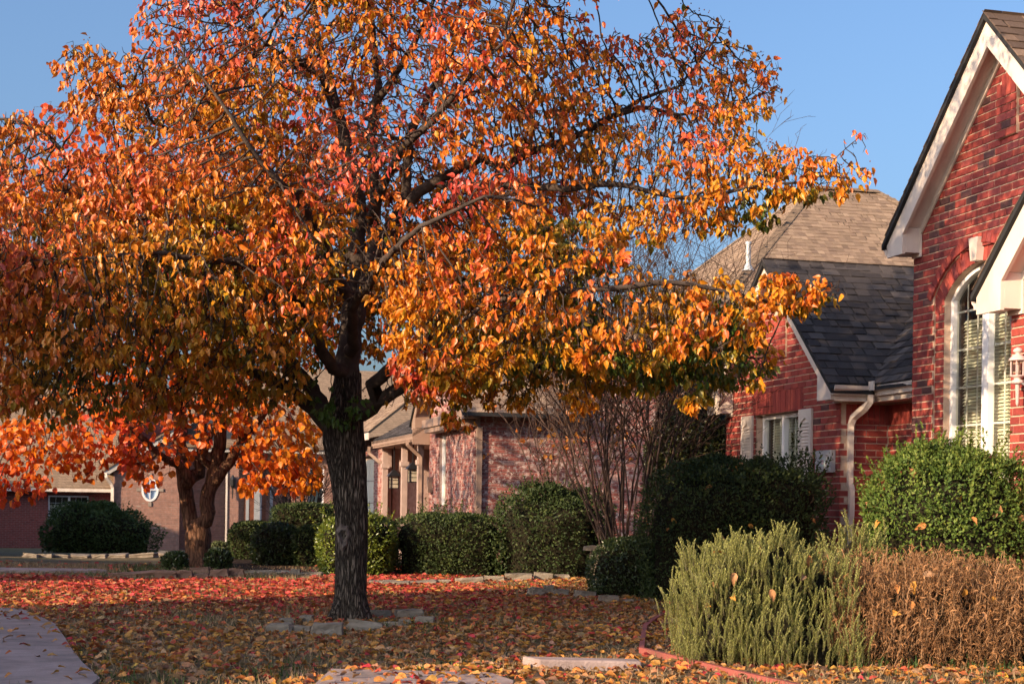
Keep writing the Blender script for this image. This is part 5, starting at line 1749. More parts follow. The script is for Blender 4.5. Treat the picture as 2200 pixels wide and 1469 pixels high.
lt_blobs = [
    (90, 940, 20.2, 120, 60, 0.6, 190), (220, 930, 20.4, 90, 60, 0.5, 130), (330, 970, 20.9, 90, 60, 0.5, 130), (310, 1010, 20.6, 50, 35, 0.3, 45), (185, 990, 20.5, 40, 45, 0.3, 40), (400, 930, 20.9, 60, 50, 0.4, 70),
    (590, 950, 21.2, 100, 90, 0.6, 260), (640, 1010, 21.2, 55, 60, 0.4, 110), (545, 1020, 21.0, 35, 45, 0.3, 45), (560, 870, 21.2, 120, 70, 0.6, 170), (20, 1030, 20.2, 100, 55, 0.5, 120),
    (450, 860, 20.6, 110, 60, 0.6, 120), (250, 850, 20.8, 160, 70, 0.7, 170), (380, 720, 21.2, 260, 150, 1.3, 360), (180, 620, 21.2, 200, 160, 1.2, 260), (560, 660, 21.6, 200, 180, 1.3, 300), (330, 460, 21.4, 260, 170, 1.4, 330), (130, 380, 21.4, 140, 130, 1.0, 150), (500, 420, 21.8, 230, 150, 1.2, 230), (130, 270, 21.4, 100, 70, 0.7, 70), (300, 270, 21.4, 190, 90, 1.0, 130), (700, 560, 21.8, 130, 180, 1.0, 150), (700, 300, 21.8, 160, 130, 1.0, 100),
]
pts = blob_points(lt_blobs, 2.2, 15)
pos, par, rad0, n_limb = grow(lt_limbs, pts, 0.095, 1.1, 0.10, 70, 17, bend=0.08)
rad, kids = radii(pos, par, rad0, tip=0.003)
bv, bt = tubes(pos, par, rad, kids, r_min=0.02)
link_mesh('limb', np_mesh('limb', to_local(bv, LO), bt, smooth=True), M['red_bark'], lt_tree)
bv, bt = tubes(pos, par, rad, kids, r_max=0.02)
tag(link_mesh('twigs', np_mesh('twigs', to_local(bv, LO), bt), M['myrtle'], lt_tree), kind='stuff')
sites = twig_sites(pos, par, rad, kids, 0.010, n_limb)


def lt_per(i, g):
    px, py = cam_px(pos[i])
    lam = (4.6 if not kids[i] else 1.4) * max(0.1, 0.7 + 0.7 * mnoise.noise(pos[i] * 1.0))
    if py < 420: lam *= 0.45
    return int(g.poisson(lam))


lp, la, ln, ls = hang_leaves(pos, par, sites, lt_per, 27, size=(0.068, 0.108), down=0.8, pet=0.04)
RED_PATH = [(0.56, 0.26, 0.014), (0.64, 0.20, 0.012), (0.66, 0.135, 0.012), (0.66, 0.085, 0.020), (0.62, 0.060, 0.045), (0.50, 0.034, 0.045)]
t = 0.42 + 0.33 * vnoise(lp, 0.6, 2.0) + 0.15 * vnoise(lp, 2.5, 4.0) + lg.normal(0, 0.1, len(lp)) + 0.10 * np.clip(lp[:, 2] - 3.0, -1, 3) / 1.5
t += np.where(lp[:, 0] < -4.6, 0.12, 0.0) * np.clip((2.6 - lp[:, 2]), 0, 1)
lc = tint(lp, RED_PATH, t, 0.15, lg)
V, T, Cc = leaf_cloud(to_local(lp, LO), la, ln, ls, lc, 'round')
tag(link_mesh('crown', np_mesh('crown', V, T, Cc, smooth=True), M['glow_leaf'], lt_tree), kind='stuff')

# ------------------------------------------------------------------ one more tree that reaches in at the left edge
def shade_tree(name, label, base, trunk_r, crown_c, crown_r, n_att, path, per_tip, leaf, seed, step=0.11, bark='red_bark', kind='round'):
    o = empty(name, base)
    tag(o, label, 'tree')
    b = Vector(base)
    c = Vector(crown_c)
    r = random.Random(seed)
    fork = b.lerp(Vector((c.x, c.y, c.z - crown_r[2])), 0.75)
    limbs = [[(b, trunk_r), (b.lerp(fork, 0.5), trunk_r * 0.9), (fork, trunk_r * 0.8), (fork.lerp(c, 0.5), trunk_r * 0.55), (c, trunk_r * 0.35), (c + Vector((0, 0, crown_r[2] * 0.7)), 0.015)]]
    for k in range(6):
        a = 2 * math.pi * k / 6 + r.uniform(-0.3, 0.3)
        e = c + Vector((math.cos(a) * crown_r[0] * 0.7, math.sin(a) * crown_r[1] * 0.7, r.uniform(-0.3, 0.3) * crown_r[2]))
        limbs.append([(fork, trunk_r * 0.5), (fork.lerp(e, 0.5) + Vector((0, 0, 0.2)), trunk_r * 0.3), (e, 0.015)])
    g_ = np.random.default_rng(seed)
    att = []
    while len(att) < n_att:
        v = g_.uniform(-1, 1, 3)
        if np.linalg.norm(v) < 1:
            att.append(c + Vector((v[0] * crown_r[0], v[1] * crown_r[1], v[2] * crown_r[2])))
    pos, par, rad0, nl = grow(limbs, att, step, 1.3, step * 1.1, 50, seed, bend=0.05)
    rad, kids = radii(pos, par, rad0, tip=0.003)
    V, T = tubes(pos, par, rad, kids, r_min=0.02)
    link_mesh('trunk', np_mesh('trunk', to_local(V, b), T, smooth=True), M[bark], o)
    V, T = tubes(pos, par, rad, kids, r_max=0.02)
    tag(link_mesh('twigs', np_mesh('twigs', to_local(V, b), T), M['myrtle'], o), kind='stuff')
    st = [i for i in range(len(pos)) if par[i] >= 0 and rad[i] < 0.009]
    lp, la, ln, ls = hang_leaves(pos, par, st, lambda i, g: int(g.poisson(per_tip if not kids[i] else per_tip * 0.25)), seed, size=leaf, down=0.8)
    t = np.clip(0.45 + 0.35 * vnoise(lp, 0.8, seed) + g_.normal(0, 0.15, len(lp)), 0, 1)
    V, T, Cc = leaf_cloud(to_local(lp, b), la, ln, ls, tint(lp, path, t, 0.15, g_), kind)
    tag(link_mesh('crown', np_mesh('crown', V, T, Cc, smooth=True), M['pear_leaf'], o), kind='stuff')
    return o


shade_tree('orange_tree', 'orange-leaved tree reaching in at the left edge before the distant houses', (-9.7, 23.2, ground_z(-9.7, 23.2)), 0.17, (-9.3, 23.0, 4.0), (2.75, 2.6, 3.1), 1700, [(0.40, 0.20, 0.02), (0.48, 0.15, 0.018), (0.48, 0.09, 0.02)], 3.2, (0.085, 0.12), 61)

# ------------------------------------------------------------------ bare crape myrtles
def bare_clump(name, label, base_px, base_py, d, stems, top_py, spread_px, seed, r0, mat, leaves=None, levels=4, base_w=40, arch_=0.15):
    r = random.Random(seed)
    b = P(base_px, base_py, d)
    b.z = ground_z(b.x, b.y)
    o = empty(name, b)
    tag(o, label, 'shrub')
    sc = d / F_PX
    pos, par, rad = [], [], []
    top = P(base_px, top_py, d).z - b.z

    def run(start, parent, dirv, length, rr, lev):
        n = max(3, int(length / 0.10))
        p, prev = start.copy(), parent
        dv = dirv.normalized()
        for k in range(n):
            dv = (dv + Vector((r.gauss(0, 0.06), r.gauss(0, 0.06), r.gauss(0, 0.03) + 0.012))).normalized()
            p = p + dv * (length / n)
            pos.append(p.copy()); par.append(prev); rad.append(rr * (1 - 0.55 * (k + 1) / n))
            prev = len(pos) - 1
            if lev > 0 and k > n * (0.42 if lev == levels else 0.2) and r.random() < (0.5 if lev > 1 else 0.55):
                side = Vector((r.gauss(0, 1), r.gauss(0, 1), r.gauss(0.15, 0.4)))
                run(p, prev, dv * 0.75 + side * 0.55, length * r.uniform(0.28, 0.5), rad[-1] * 0.6, lev - 1)
    for k in range(stems):
        f = (k + 0.5) / stems * 2 - 1
        s = Vector(((f * base_w / 2 + r.uniform(-6, 6)) * sc, r.uniform(-0.5, 0.5) * base_w * sc, 0))
        tgt = Vector((f * spread_px * sc * r.uniform(0.75, 1.2), r.uniform(-1, 1) * spread_px * sc * 0.7, top * r.uniform(0.55, 0.8)))
        pos.append(s); par.append(-1); rad.append(r0 * r.uniform(0.7, 1.1))
        run(s, len(pos) - 1, tgt - s, (tgt - s).length, rad[-1], levels)
    kd = [[] for _ in pos]
    for i, p in enumerate(par):
        if p >= 0: kd[p].append(i)
    V, T = tubes(pos, par, [max(0.0018, x) for x in rad], kd, r_min=r0 * 0.4)
    link_mesh('stem', np_mesh('stem', V, T, smooth=True), mat, o)
    V, T = tubes(pos, par, [max(0.0022 * d / 18, x) for x in rad], kd, r_max=r0 * 0.4)
    tag(link_mesh('twigs', np_mesh('twigs', V, T), mat, o), kind='stuff')
    if leaves:
        cnt, path, region, size = leaves
        cand = [i for i in range(len(pos)) if par[i] >= 0 and rad[i] < r0 * 0.35 and region(pos[i] + b)]
        r.shuffle(cand)
        w = [p + b for p in pos]
        lp, la, ln, ls = hang_leaves(w, par, cand[:cnt], lambda i, g: int(g.poisson(2.0)), seed, size=size, down=0.6)
        if len(lp):
            lc = tint(lp, path, lg.uniform(0, 1, len(lp)), 0.2, lg)
            V, T, Cc = leaf_cloud(to_local(lp, b), la, ln, ls, lc, 'round')
            tag(link_mesh('crown', np_mesh('crown', V, T, Cc, smooth=True), M['pear_leaf'], o), kind='stuff')
    return o


def myrtle_region(w):
    px, py = cam_px(w)
    return px < 1290 and 760 < py < 960 or (w.z > 2.3 and px < 1500)


bare_clump('crape_myrtle', 'bare many-stemmed crape myrtle between the dark shrubs', 1345, 1190, 18.2, 40, 360, 215, 51, 0.018, M['myrtle'],
           leaves=(420, [(0.30, 0.13, 0.02), (0.34, 0.10, 0.02), (0.22, 0.12, 0.02)], myrtle_region, (0.05, 0.08)), base_w=70)
bare_clump('crape_myrtle', 'smaller leafless crape myrtle in front of the neighbouring brick wall', 1215, 1190, 20.5, 12, 680, 170, 54, 0.016, M['myrtle'],
           leaves=(260, [(0.28, 0.12, 0.02), (0.34, 0.10, 0.02)], lambda w: w.z > 1.5, (0.05, 0.08)), base_w=40)
bare_clump('bare_shrub', 'distant leafless shrub fanning out above the clipped hedge', 640, 1175, 44.0, 20, 930, 75, 52, 0.03, M['myrtle'], levels=3, base_w=30)

# ------------------------------------------------------------------ shrubs
def shrub(name, label, c, rx, ry, rz, n, leaf, cols, seed, power=2.4, lump=0.16, lump_s=3.0, kind='small', sprigs=0, core=0.86, mat='shrub_leaf', group=None, flat_top=None, spike=0.0, shape_rot=0.0, cat='shrub', up=0.25):
    """A leafy mass: leaves in a deep shell over a superellipsoid with lumps, a solid dark inside, a few wild shoots."""
    g = np.random.default_rng(seed)
    gz = ground_z(c[0], c[1])
    o = empty(name, (c[0], c[1], gz), shape_rot)
    tag(o, label, cat, group)
    cz = c[2] - gz
    d = g.normal(0, 1, (n, 3))
    d /= np.linalg.norm(d, axis=1)[:, None]
    d[:, 2] = np.where(d[:, 2] < -0.7, -d[:, 2], d[:, 2])
    low = d[:, 2] < 0
    zl = g.uniform(0.02, 1.0, n) * cz
    hd = d.copy(); hd[:, 2] = 0.0; hd /= np.maximum(1e-6, np.linalg.norm(hd, axis=1))[:, None]
    d = np.where(low[:, None], hd, d)

    def radius(dd):
        e = np.abs(dd) / np.array([rx, ry, rz])[None, :]
        return (np.sum(e ** power, axis=1)) ** (-1.0 / power)
    rr = radius(d)
    lum = vnoise(d * rr[:, None], lump_s, seed * 0.37) + 0.5 * vnoise(d * rr[:, None], lump_s * 2.3, seed * 0.71)
    depth = 1 - np.abs(g.normal(0, 0.075, n)) + 0.03
    p = d * (rr * (1 + lump * lum) * depth)[:, None]
    p[:, 2] += cz
    taper = 1 - 0.12 * (1 - zl / max(cz, 1e-6))
    p[:, :2] = np.where(low[:, None], p[:, :2] * taper[:, None], p[:, :2])
    p[:, 2] = np.where(low, zl + g.normal(0, 0.01, n), p[:, 2])
    keep = p[:, 2] > 0.02
    p, d2, lum2, dep = p[keep], d[keep], lum[keep], depth[keep]
    m = len(p)
    ax = d2 * 0.6 + g.normal(0, 0.55, (m, 3)) + np.array([0, 0, up])
    nr = d2 + g.normal(0, 0.5, (m, 3))
    sz = g.uniform(leaf * 0.7, leaf * 1.3, m)
    t = np.clip(0.5 + 0.3 * vnoise(p, 5.0, 1.0) + g.normal(0, 0.22, m), 0, 1)
    lc = tint(p, cols, t, 0.15, g)
    parts = [leaf_cloud(p, ax, nr, sz, lc, kind)]
    if sprigs:
        sp, sa, sn, ss, sc2 = [], [], [], [], []
        for k in range(sprigs):
            v = g.normal(0, 1, 3); v[2] = abs(v[2]) + 0.4; v /= np.linalg.norm(v)
            b0 = v * radius(v[None, :])[0] * 0.97; b0[2] += cz
            dr = v * 0.5 + np.array([g.normal(0, 0.2), g.normal(0, 0.2), 1.0]); dr /= np.linalg.norm(dr)
            ln_ = g.uniform(0.10, 0.26) * (1 + spike)
            m2 = int(ln_ / (leaf * 0.28))
            for j in range(m2):
                sp.append(b0 + dr * ln_ * j / m2)
                side = g.normal(0, 1, 3)
                sa.append(dr * 0.55 + side * 0.6); sn.append(dr + side * 0.3)
                ss.append(leaf * g.uniform(0.8, 1.3))
                sc2.append(tint(np.zeros((1, 3)), cols, np.array([g.uniform(0.4, 1)]), 0.15, g)[0])
        parts.append(leaf_cloud(np.array(sp), np.array(sa), np.array(sn), np.array(ss), np.array(sc2), kind))
    off = 0
    Vs, Ts, Cs = [], [], []
    for v, t_, cc in parts:
        Vs.append(v); Ts.append(t_ + off); Cs.append(cc); off += len(v)
    tag(link_mesh('foliage', np_mesh('foliage', np.concatenate(Vs), np.concatenate(Ts), np.concatenate(Cs)), M[mat], o), kind='stuff')
    # inside: solid core on the same lumps, its dark colour standing in for shade
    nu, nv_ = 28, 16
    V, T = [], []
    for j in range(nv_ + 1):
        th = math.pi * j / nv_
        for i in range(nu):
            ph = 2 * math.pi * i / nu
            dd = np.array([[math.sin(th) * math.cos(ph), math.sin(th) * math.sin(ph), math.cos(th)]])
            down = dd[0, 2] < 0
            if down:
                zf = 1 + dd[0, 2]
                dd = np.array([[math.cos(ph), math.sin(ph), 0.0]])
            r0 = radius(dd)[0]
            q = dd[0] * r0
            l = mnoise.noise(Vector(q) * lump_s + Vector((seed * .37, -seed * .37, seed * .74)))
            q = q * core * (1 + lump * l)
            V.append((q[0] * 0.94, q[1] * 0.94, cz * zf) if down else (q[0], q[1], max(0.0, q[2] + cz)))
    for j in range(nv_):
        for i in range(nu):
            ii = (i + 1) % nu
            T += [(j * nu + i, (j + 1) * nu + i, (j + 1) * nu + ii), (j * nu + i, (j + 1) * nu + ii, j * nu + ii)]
    link_mesh('dark_twig_core', np_mesh('dark_twig_core', V, T), M['dark_core'], o)
    return o


def at(px, d):
    return P(px, 1080 + 0.014 * (px - 1100), d).x


HOLLY = [(0.036, 0.066, 0.014), (0.066, 0.112, 0.020), (0.110, 0.160, 0.028), (0.19, 0.225, 0.045)]
DARKG = [(0.020, 0.034, 0.012), (0.032, 0.052, 0.016), (0.046, 0.070, 0.020), (0.075, 0.095, 0.024)]
OLIVE = [(0.030, 0.035, 0.010), (0.05, 0.055, 0.014), (0.07, 0.075, 0.02)]
YELL = [(0.06, 0.095, 0.014), (0.12, 0.16, 0.02), (0.22, 0.24, 0.03)]
shrub('round_holly', 'glossy round green holly bush under the arched window', (at(2040, 11.2), 11.2, 0.76), 0.60, 0.56, 0.60, 25000, 0.030, HOLLY, 61, power=2.5, lump=0.17, lump_s=4.0, sprigs=120, core=0.82, mat='dull_leaf')
shrub('dark_shrub', 'large dark green rounded shrub under the shuttered window', (at(1580, 15.2), 15.2, 0.66), 0.90, 0.62, 0.70, 24000, 0.034, DARKG, 62, power=2.6, lump=0.17, sprigs=40, mat='dull_leaf')
shrub('leafy_shrub', 'loose leafy shoots rising above the dark shrub before the shuttered window', (at(1702, 15.8), 15.75, 0.95), 0.26, 0.2, 0.50, 2600, 0.040, DARKG, 63, lump=0.3, sprigs=26, spike=0.6, core=0.6, mat='dull_leaf')
shrub('low_shrub', 'low dark shrub at the foot of the crape myrtle', (at(1372, 15.7), 15.9, 0.24), 0.50, 0.45, 0.34, 9000, 0.032, DARKG, 64, lump=0.18)
shrub('ragged_shrub', 'tall ragged dark shrub beside the clipped hedge, pale leaves at its edge', (at(1195, 20.0), 20.4, 0.58), 0.76, 0.7, 0.56, 11000, 0.042, DARKG, 65, lump=0.38, lump_s=2.6, sprigs=60, mat='dull_leaf', core=0.78)
shrub('clipped_hedge', 'dark clipped hedge block behind the pear trunk, right of the yellow-green bush', (at(965, 20.2), 20.3, 0.36), 0.74, 0.5, 0.40, 13000, 0.036, DARKG + [(0.08, 0.11, 0.025)], 66, power=4.5, lump=0.12, lump_s=3.6, sprigs=40, cat='hedge', mat='dull_leaf')
shrub('clipped_bush', 'yellow-green sunlit bush directly behind the pear trunk', (at(768, 19.7), 19.8, 0.34), 0.48, 0.42, 0.42, 9000, 0.038, YELL, 67, power=3.2, lump=0.13, sprigs=30)
shrub('clipped_hedge', 'flat-topped box hedge below the distant window, left of the pear trunk', (at(652, 24.5), 24.8, 0.62), 0.50, 0.5, 0.24, 6000, 0.045, DARKG, 68, power=5.0, lump=0.08, cat='hedge', mat='dull_leaf')
shrub('round_shrub', 'rounded dark shrub left of the box hedge', (at(536, 25.0), 25.4, 0.25), 0.36, 0.4, 0.32, 5000, 0.045, DARKG + [(0.07, 0.10, 0.02)], 69, power=3.5, lump=0.08, mat='dull_leaf')
shrub('round_shrub', 'dark mounded shrub in front of the box hedge, nearer the orange tree', (at(596, 22.6), 22.8, 0.22), 0.38, 0.4, 0.36, 5500, 0.042, DARKG, 70, lump=0.16)
shrub('round_shrub', 'dark shrub between the mounded shrub and the yellow-green bush', (at(668, 22.2), 22.6, 0.22), 0.26, 0.3, 0.36, 4000, 0.042, DARKG + [(0.07, 0.10, 0.02)], 71, power=3.4, lump=0.1, mat='dull_leaf')
shrub('juniper', 'broad mounded juniper before the distant red brick wall', (at(213, 42), 42.0, -0.02), 1.36, 1.1, 0.70, 15000, 0.075, [(0.035, 0.055, 0.016), (0.055, 0.085, 0.022), (0.09, 0.12, 0.03)], 72, power=2.4, lump=0.30, lump_s=1.7, sprigs=40, mat='dull_leaf')
shrub('clipped_hedge', 'low trimmed hedge behind the juniper under the distant window', (at(186, 52), 52.0, 0.02), 0.86, 0.5, 0.45, 5000, 0.075, DARKG + [(0.09, 0.07, 0.03)], 73, power=5.0, lump=0.05, cat='hedge', mat='dull_leaf')
shrub('evergreen_shrub', 'tall dark olive evergreen between the two brick houses', (at(1500, 21.0), 21.4, 1.25), 0.62, 0.6, 1.42, 12000, 0.055, OLIVE, 74, power=2.3, lump=0.25, lump_s=2.0)
shrub('grass_clump', 'small green clump at the left foot of the orange tree', (at(378, 20.9), 20.9, 0.08), 0.17, 0.16, 0.14, 900, 0.05, DARKG, 75, lump=0.2, up=0.9)
shrub('grass_clump', 'small green clump at the right foot of the orange tree', (at(470, 20.9), 20.9, 0.10), 0.16, 0.16, 0.15, 900, 0.05, DARKG, 76, lump=0.2, up=0.9)
shrub('round_shrub', 'tiny pale clump beside the distant pillar, right of the orange trunk', (at(472, 34.0), 34.0, -0.2), 0.22, 0.2, 0.2, 900, 0.06, [(0.06, 0.08, 0.03), (0.12, 0.13, 0.05)], 77, mat='dull_leaf')

# ------------------------------------------------------------------ rosemary: upright needle-clad sprigs
def rosemary_sprig(seed, n=46, L=0.165, needle=0.019):
    g = np.random.default_rng(seed)
    V, T, Cc = [], [], []
    bend = g.normal(0, 0.03, 2)
    ctr = lambda f: np.array([bend[0] * f * f, bend[1] * f * f, L * f])
    for k in range(6):
        a, b = ctr(k / 6), ctr((k + 1) / 6)
        for s in (0, 1, 2):
            ang = 2 * math.pi * s / 3
            o = np.array([math.cos(ang), math.sin(ang), 0]) * 0.0026
            o2 = np.array([math.cos(ang + 2.1), math.sin(ang + 2.1), 0]) * 0.0026
            i = len(V)
            V += [a + o, a + o2, b + o2, b + o]
            T += [(i, i + 1, i + 2), (i, i + 2, i + 3)]
            Cc += [(0.10, 0.085, 0.045)] * 4
    for k in range(n):
        f = 0.12 + 0.88 * k / n
        c = ctr(f)
        a = k * 2.4 + g.normal(0, 0.3)
        l = needle * (1.15 - 0.55 * f) * g.uniform(0.8, 1.2)
        dv = np.array([math.cos(a), math.sin(a), 0.75 + 0.5 * f])
        dv /= np.linalg.norm(dv)
        side = np.cross(dv, [0, 0, 1.0])
        side /= np.linalg.norm(side)
        w = side * 0.0024
        i = len(V)
        w = w * 1.25
        V += [c - w, c + w, c + dv * l * 0.6 + w * 0.9, c + dv * l, c + dv * l * 0.6 - w * 0.9]
        T += [(i, i + 1, i + 2), (i, i + 2, i + 4), (i + 4, i + 2, i + 3)]
        shade = g.uniform(0.75, 1.25)
        col = np.array([0.355, 0.365, 0.115]) * shade * (0.8 + 0.45 * f)
        Cc += [tuple(col)] * 5
    return np.array(V), np.array(T), np.array(Cc)


def sprig_bush(name, label, c, rx, ry, h, n, n_obj, variants, seed, mat, cat='shrub', tilt=0.35, base_lift=0.0, scale=(0.75, 1.2), front=True, lump=0.14):
    g = np.random.default_rng(seed)
    gz = ground_z(c[0], c[1])
    o = empty(name, (c[0], c[1], gz))
    tag(o, label, cat)
    mes = []
    for v, t, cc in variants:
        me = np_mesh('sprig', v, t, cc)
        me.materials.append(mat)
        mes.append(me)
    items = []
    tries = 0
    while len(items) < n and tries < n * 30:
        tries += 1
        u = g.normal(0, 1, 3)
        u /= np.linalg.norm(u)
        if u[2] < -0.8: continue
        zc = h * 0.42
        rz = h * 0.50
        k = 1 + lump * mnoise.noise(Vector((u[0] * 3 + seed, u[1] * 3, u[2] * 3))) * 2
        k *= float(np.sum(np.abs(u) ** 3.2)) ** (-1 / 3.2)
        p = np.array([u[0] * rx * k, u[1] * ry * k, zc + u[2] * rz * k]) * np.array([1, 1, 1])
        p *= np.array([g.uniform(0.86, 1.0)] * 2 + [1.0])
        if u[2] < 0:
            hh = math.hypot(u[0], u[1])
            f = 1 - 0.18 * g.random()
            p[0], p[1], p[2] = u[0] / hh * rx * k * f, u[1] / hh * ry * k * f, zc * g.random()
        p[2] = max(0.0, p[2] - 0.10) + base_lift
        lean = np.array([u[0], u[1], 0]) * tilt * g.uniform(0.3, 1.2) + g.normal(0, 0.045, 3)
        dv = np.array([lean[0], lean[1], 1.0])
        dv /= np.linalg.norm(dv)
        items.append((p[1] - 0.2 * p[2], p, dv, g.uniform(*scale), g.uniform(0, 6.28), g.integers(len(variants))))
    items.sort(key=lambda q: q[0])
    Vs, Ts, Cs, off = [], [], [], 0
    for idx, (_, p, dv, s, spin, vi) in enumerate(items):
        zax = Vector(dv)
        xax = zax.orthogonal().normalized()
        xax = Matrix.Rotation(spin, 3, zax) @ xax
        yax = zax.cross(xax)
        if idx < n_obj:
            ob = bpy.data.objects.new('sprig', mes[vi])
            COL.objects.link(ob)
            ob.parent = o
            ob.matrix_local = Matrix(((xax.x * s, yax.x * s, zax.x * s, p[0]), (xax.y * s, yax.y * s, zax.y * s, p[1]), (xax.z * s, yax.z * s, zax.z * s, p[2]), (0, 0, 0, 1)))
        else:
            v, t, cc = variants[vi]
            R3 = np.array([[xax.x, yax.x, zax.x], [xax.y, yax.y, zax.y], [xax.z, yax.z, zax.z]])
            Vs.append((v * s) @ R3.T + p)
            Ts.append(t + off)
            Cs.append(cc)
            off += len(v)
    if Vs:
        tag(link_mesh('foliage', np_mesh('foliage', np.concatenate(Vs), np.concatenate(Ts), np.concatenate(Cs)), mat, o), kind='stuff')
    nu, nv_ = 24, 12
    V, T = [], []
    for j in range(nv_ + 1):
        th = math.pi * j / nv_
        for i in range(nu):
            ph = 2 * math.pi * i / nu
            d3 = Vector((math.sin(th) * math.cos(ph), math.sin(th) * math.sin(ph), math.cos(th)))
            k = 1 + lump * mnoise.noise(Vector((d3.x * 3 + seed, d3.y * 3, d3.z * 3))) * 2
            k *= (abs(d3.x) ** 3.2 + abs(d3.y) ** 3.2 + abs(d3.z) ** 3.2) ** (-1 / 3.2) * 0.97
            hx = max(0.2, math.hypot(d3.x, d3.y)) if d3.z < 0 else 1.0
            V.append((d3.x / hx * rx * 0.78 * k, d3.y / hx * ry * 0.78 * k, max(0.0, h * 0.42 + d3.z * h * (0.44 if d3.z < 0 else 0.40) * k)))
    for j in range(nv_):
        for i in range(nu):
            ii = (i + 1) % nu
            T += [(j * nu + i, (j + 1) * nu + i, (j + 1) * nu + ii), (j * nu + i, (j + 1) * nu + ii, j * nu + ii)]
    link_mesh('dark_twig_core', np_mesh('dark_twig_core', V, T), M['dark_core'], o)  # solid core for the inner twigs, shade inside put into its colour
    return o


ros = [rosemary_sprig(100 + k) for k in range(8)]
sprig_bush('rosemary_bush', 'pale green rosemary bush at the front, beside the dead brown plants', (at(1640, 9.65), 9.65), 0.47, 0.44, 0.77, 2900, 300, ros, 81, M['needle'], tilt=0.16, scale=(0.55, 1.1), lump=0.24)
sprig_bush('rosemary_bush', 'smaller rosemary sprigs showing behind the dead brown plants', (at(1840, 10.3), 10.35), 0.24, 0.2, 0.80, 420, 150, ros, 82, M['needle'], tilt=0.16, scale=(0.7, 1.35), lump=0.2)


def dry_stalk(seed):
    g = np.random.default_rng(seed)
    V, T, Cc = [], [], []
    p = np.zeros(3)
    d = np.array([g.normal(0, 0.15), g.normal(0, 0.15), 1.0])
    pts = [p.copy()]
    for k in range(6):
        d = d + g.normal(0, 0.16, 3)
        d[2] = max(0.5, d[2])
        d /= np.linalg.norm(d)
        p = p + d * 0.045
        pts.append(p.copy())
    for a, b in zip(pts, pts[1:]):
        for s in range(3):
            an = 2.1 * s
            o = np.array([math.cos(an), math.sin(an), 0]) * 0.0022
            o2 = np.array([math.cos(an + 2.1), math.sin(an + 2.1), 0]) * 0.0022
            i = len(V)
            V += [a + o, a + o2, b + o2, b + o]
            T += [(i, i + 1, i + 2), (i, i + 2, i + 3)]
            Cc += [(0.30, 0.18, 0.10)] * 4
    for k in range(22):                          # curled dead leaf scraps
        c = pts[g.integers(1, 7)] + g.normal(0, 0.008, 3)
        dv = g.normal(0, 1, 3)
        dv[2] -= 1.3
        dv /= np.linalg.norm(dv)
        side = np.cross(dv, g.normal(0, 1, 3))
        side /= np.linalg.norm(side)
        l, w = g.uniform(0.025, 0.06), g.uniform(0.0015, 0.0045)
        curl = np.cross(dv, side) * l * 0.35
        i = len(V)
        V += [c - side * w * 0.5, c + side * w * 0.5, c + dv * l * 0.5 + side * w + curl, c + dv * l * 0.5 - side * w + curl, c + dv * l]
        T += [(i, i + 1, i + 2), (i, i + 2, i + 3), (i + 3, i + 2, i + 4)]
        col = np.array([0.29, 0.148, 0.068]) * g.uniform(0.4, 1.4)
        Cc += [tuple(col)] * 5
    return np.array(V), np.array(T), np.array(Cc)


dry = [dry_stalk(200 + k) for k in range(10)]
gz0 = 9.85
for cx_px, cy_, rx_, nn, no, sd, lab in ((1960, 9.75, 0.62, 1500, 290, 83, 'mass of dead brown frosted plants right of the rosemary'), (2270, 9.75, 0.42, 600, 120, 84, 'dead brown frosted plants at the right edge of the frame')):
    sprig_bush('dead_plant_clump', lab, (at(cx_px, cy_), cy_), rx_ * 0.95, 0.48, 0.57, nn, no, dry, sd, M['dry'], cat='plant', tilt=0.3, scale=(0.6, 1.1), lump=0.10)
# green strap leaves at the foot of the dead plants
g = np.random.default_rng(9)
for k, px in enumerate((1850, 1905, 1960, 2035, 2100, 2165)):
    c = P(px, 1440, 9.25)
    o = empty('strap_leaf_clump', (c.x, 9.22, ground_z(c.x, 9.22)))
    tag(o, ('leftmost', 'second', 'third', 'fourth', 'fifth', 'rightmost')[k] + ' tuft of green strap leaves at the foot of the dead plants', 'plant', 'strap leaf tufts')
    for j in range(12):
        b = MB()
        a = g.uniform(0, 6.28)
        l = g.uniform(0.10, 0.2)
        out = Vector((math.cos(a), math.sin(a), 0))
        sd = Vector((-math.sin(a), math.cos(a), 0)) * 0.005
        s0 = Vector((g.normal(0, 0.03), g.normal(0, 0.02), 0))
        prev = None
        cc = tuple(np.array([0.06, 0.10, 0.03]) * g.uniform(0.6, 1.5))
        for q in range(5):
            f = q / 4
            p = s0 + out * l * 0.7 * f * f + Vector((0, 0, l * (f - 0.45 * f * f)))
            w = sd * (1 - 0.9 * f)
            if prev: b.poly([prev[0], prev[1], p + w, p - w], cc)
            prev = (p - w, p + w)
        b.build('blade', M['grass'], o, colors=True)

# ------------------------------------------------------------------ stones, block and edging strip
def G(px, py):
    """Where the ground is seen at a photo pixel."""
    lx, ly = (px - CX) / F_PX, (HY - py) / F_PX
    z = lx * math.sin(ROLL) + ly * math.cos(ROLL)
    x = lx * math.cos(ROLL) - ly * math.sin(ROLL)
    d = -EYE / z
    for _ in range(6):
        d = (ground_z(x * d, d) - EYE) / z
    return Vector((x * d, d, ground_z(x * d, d)))


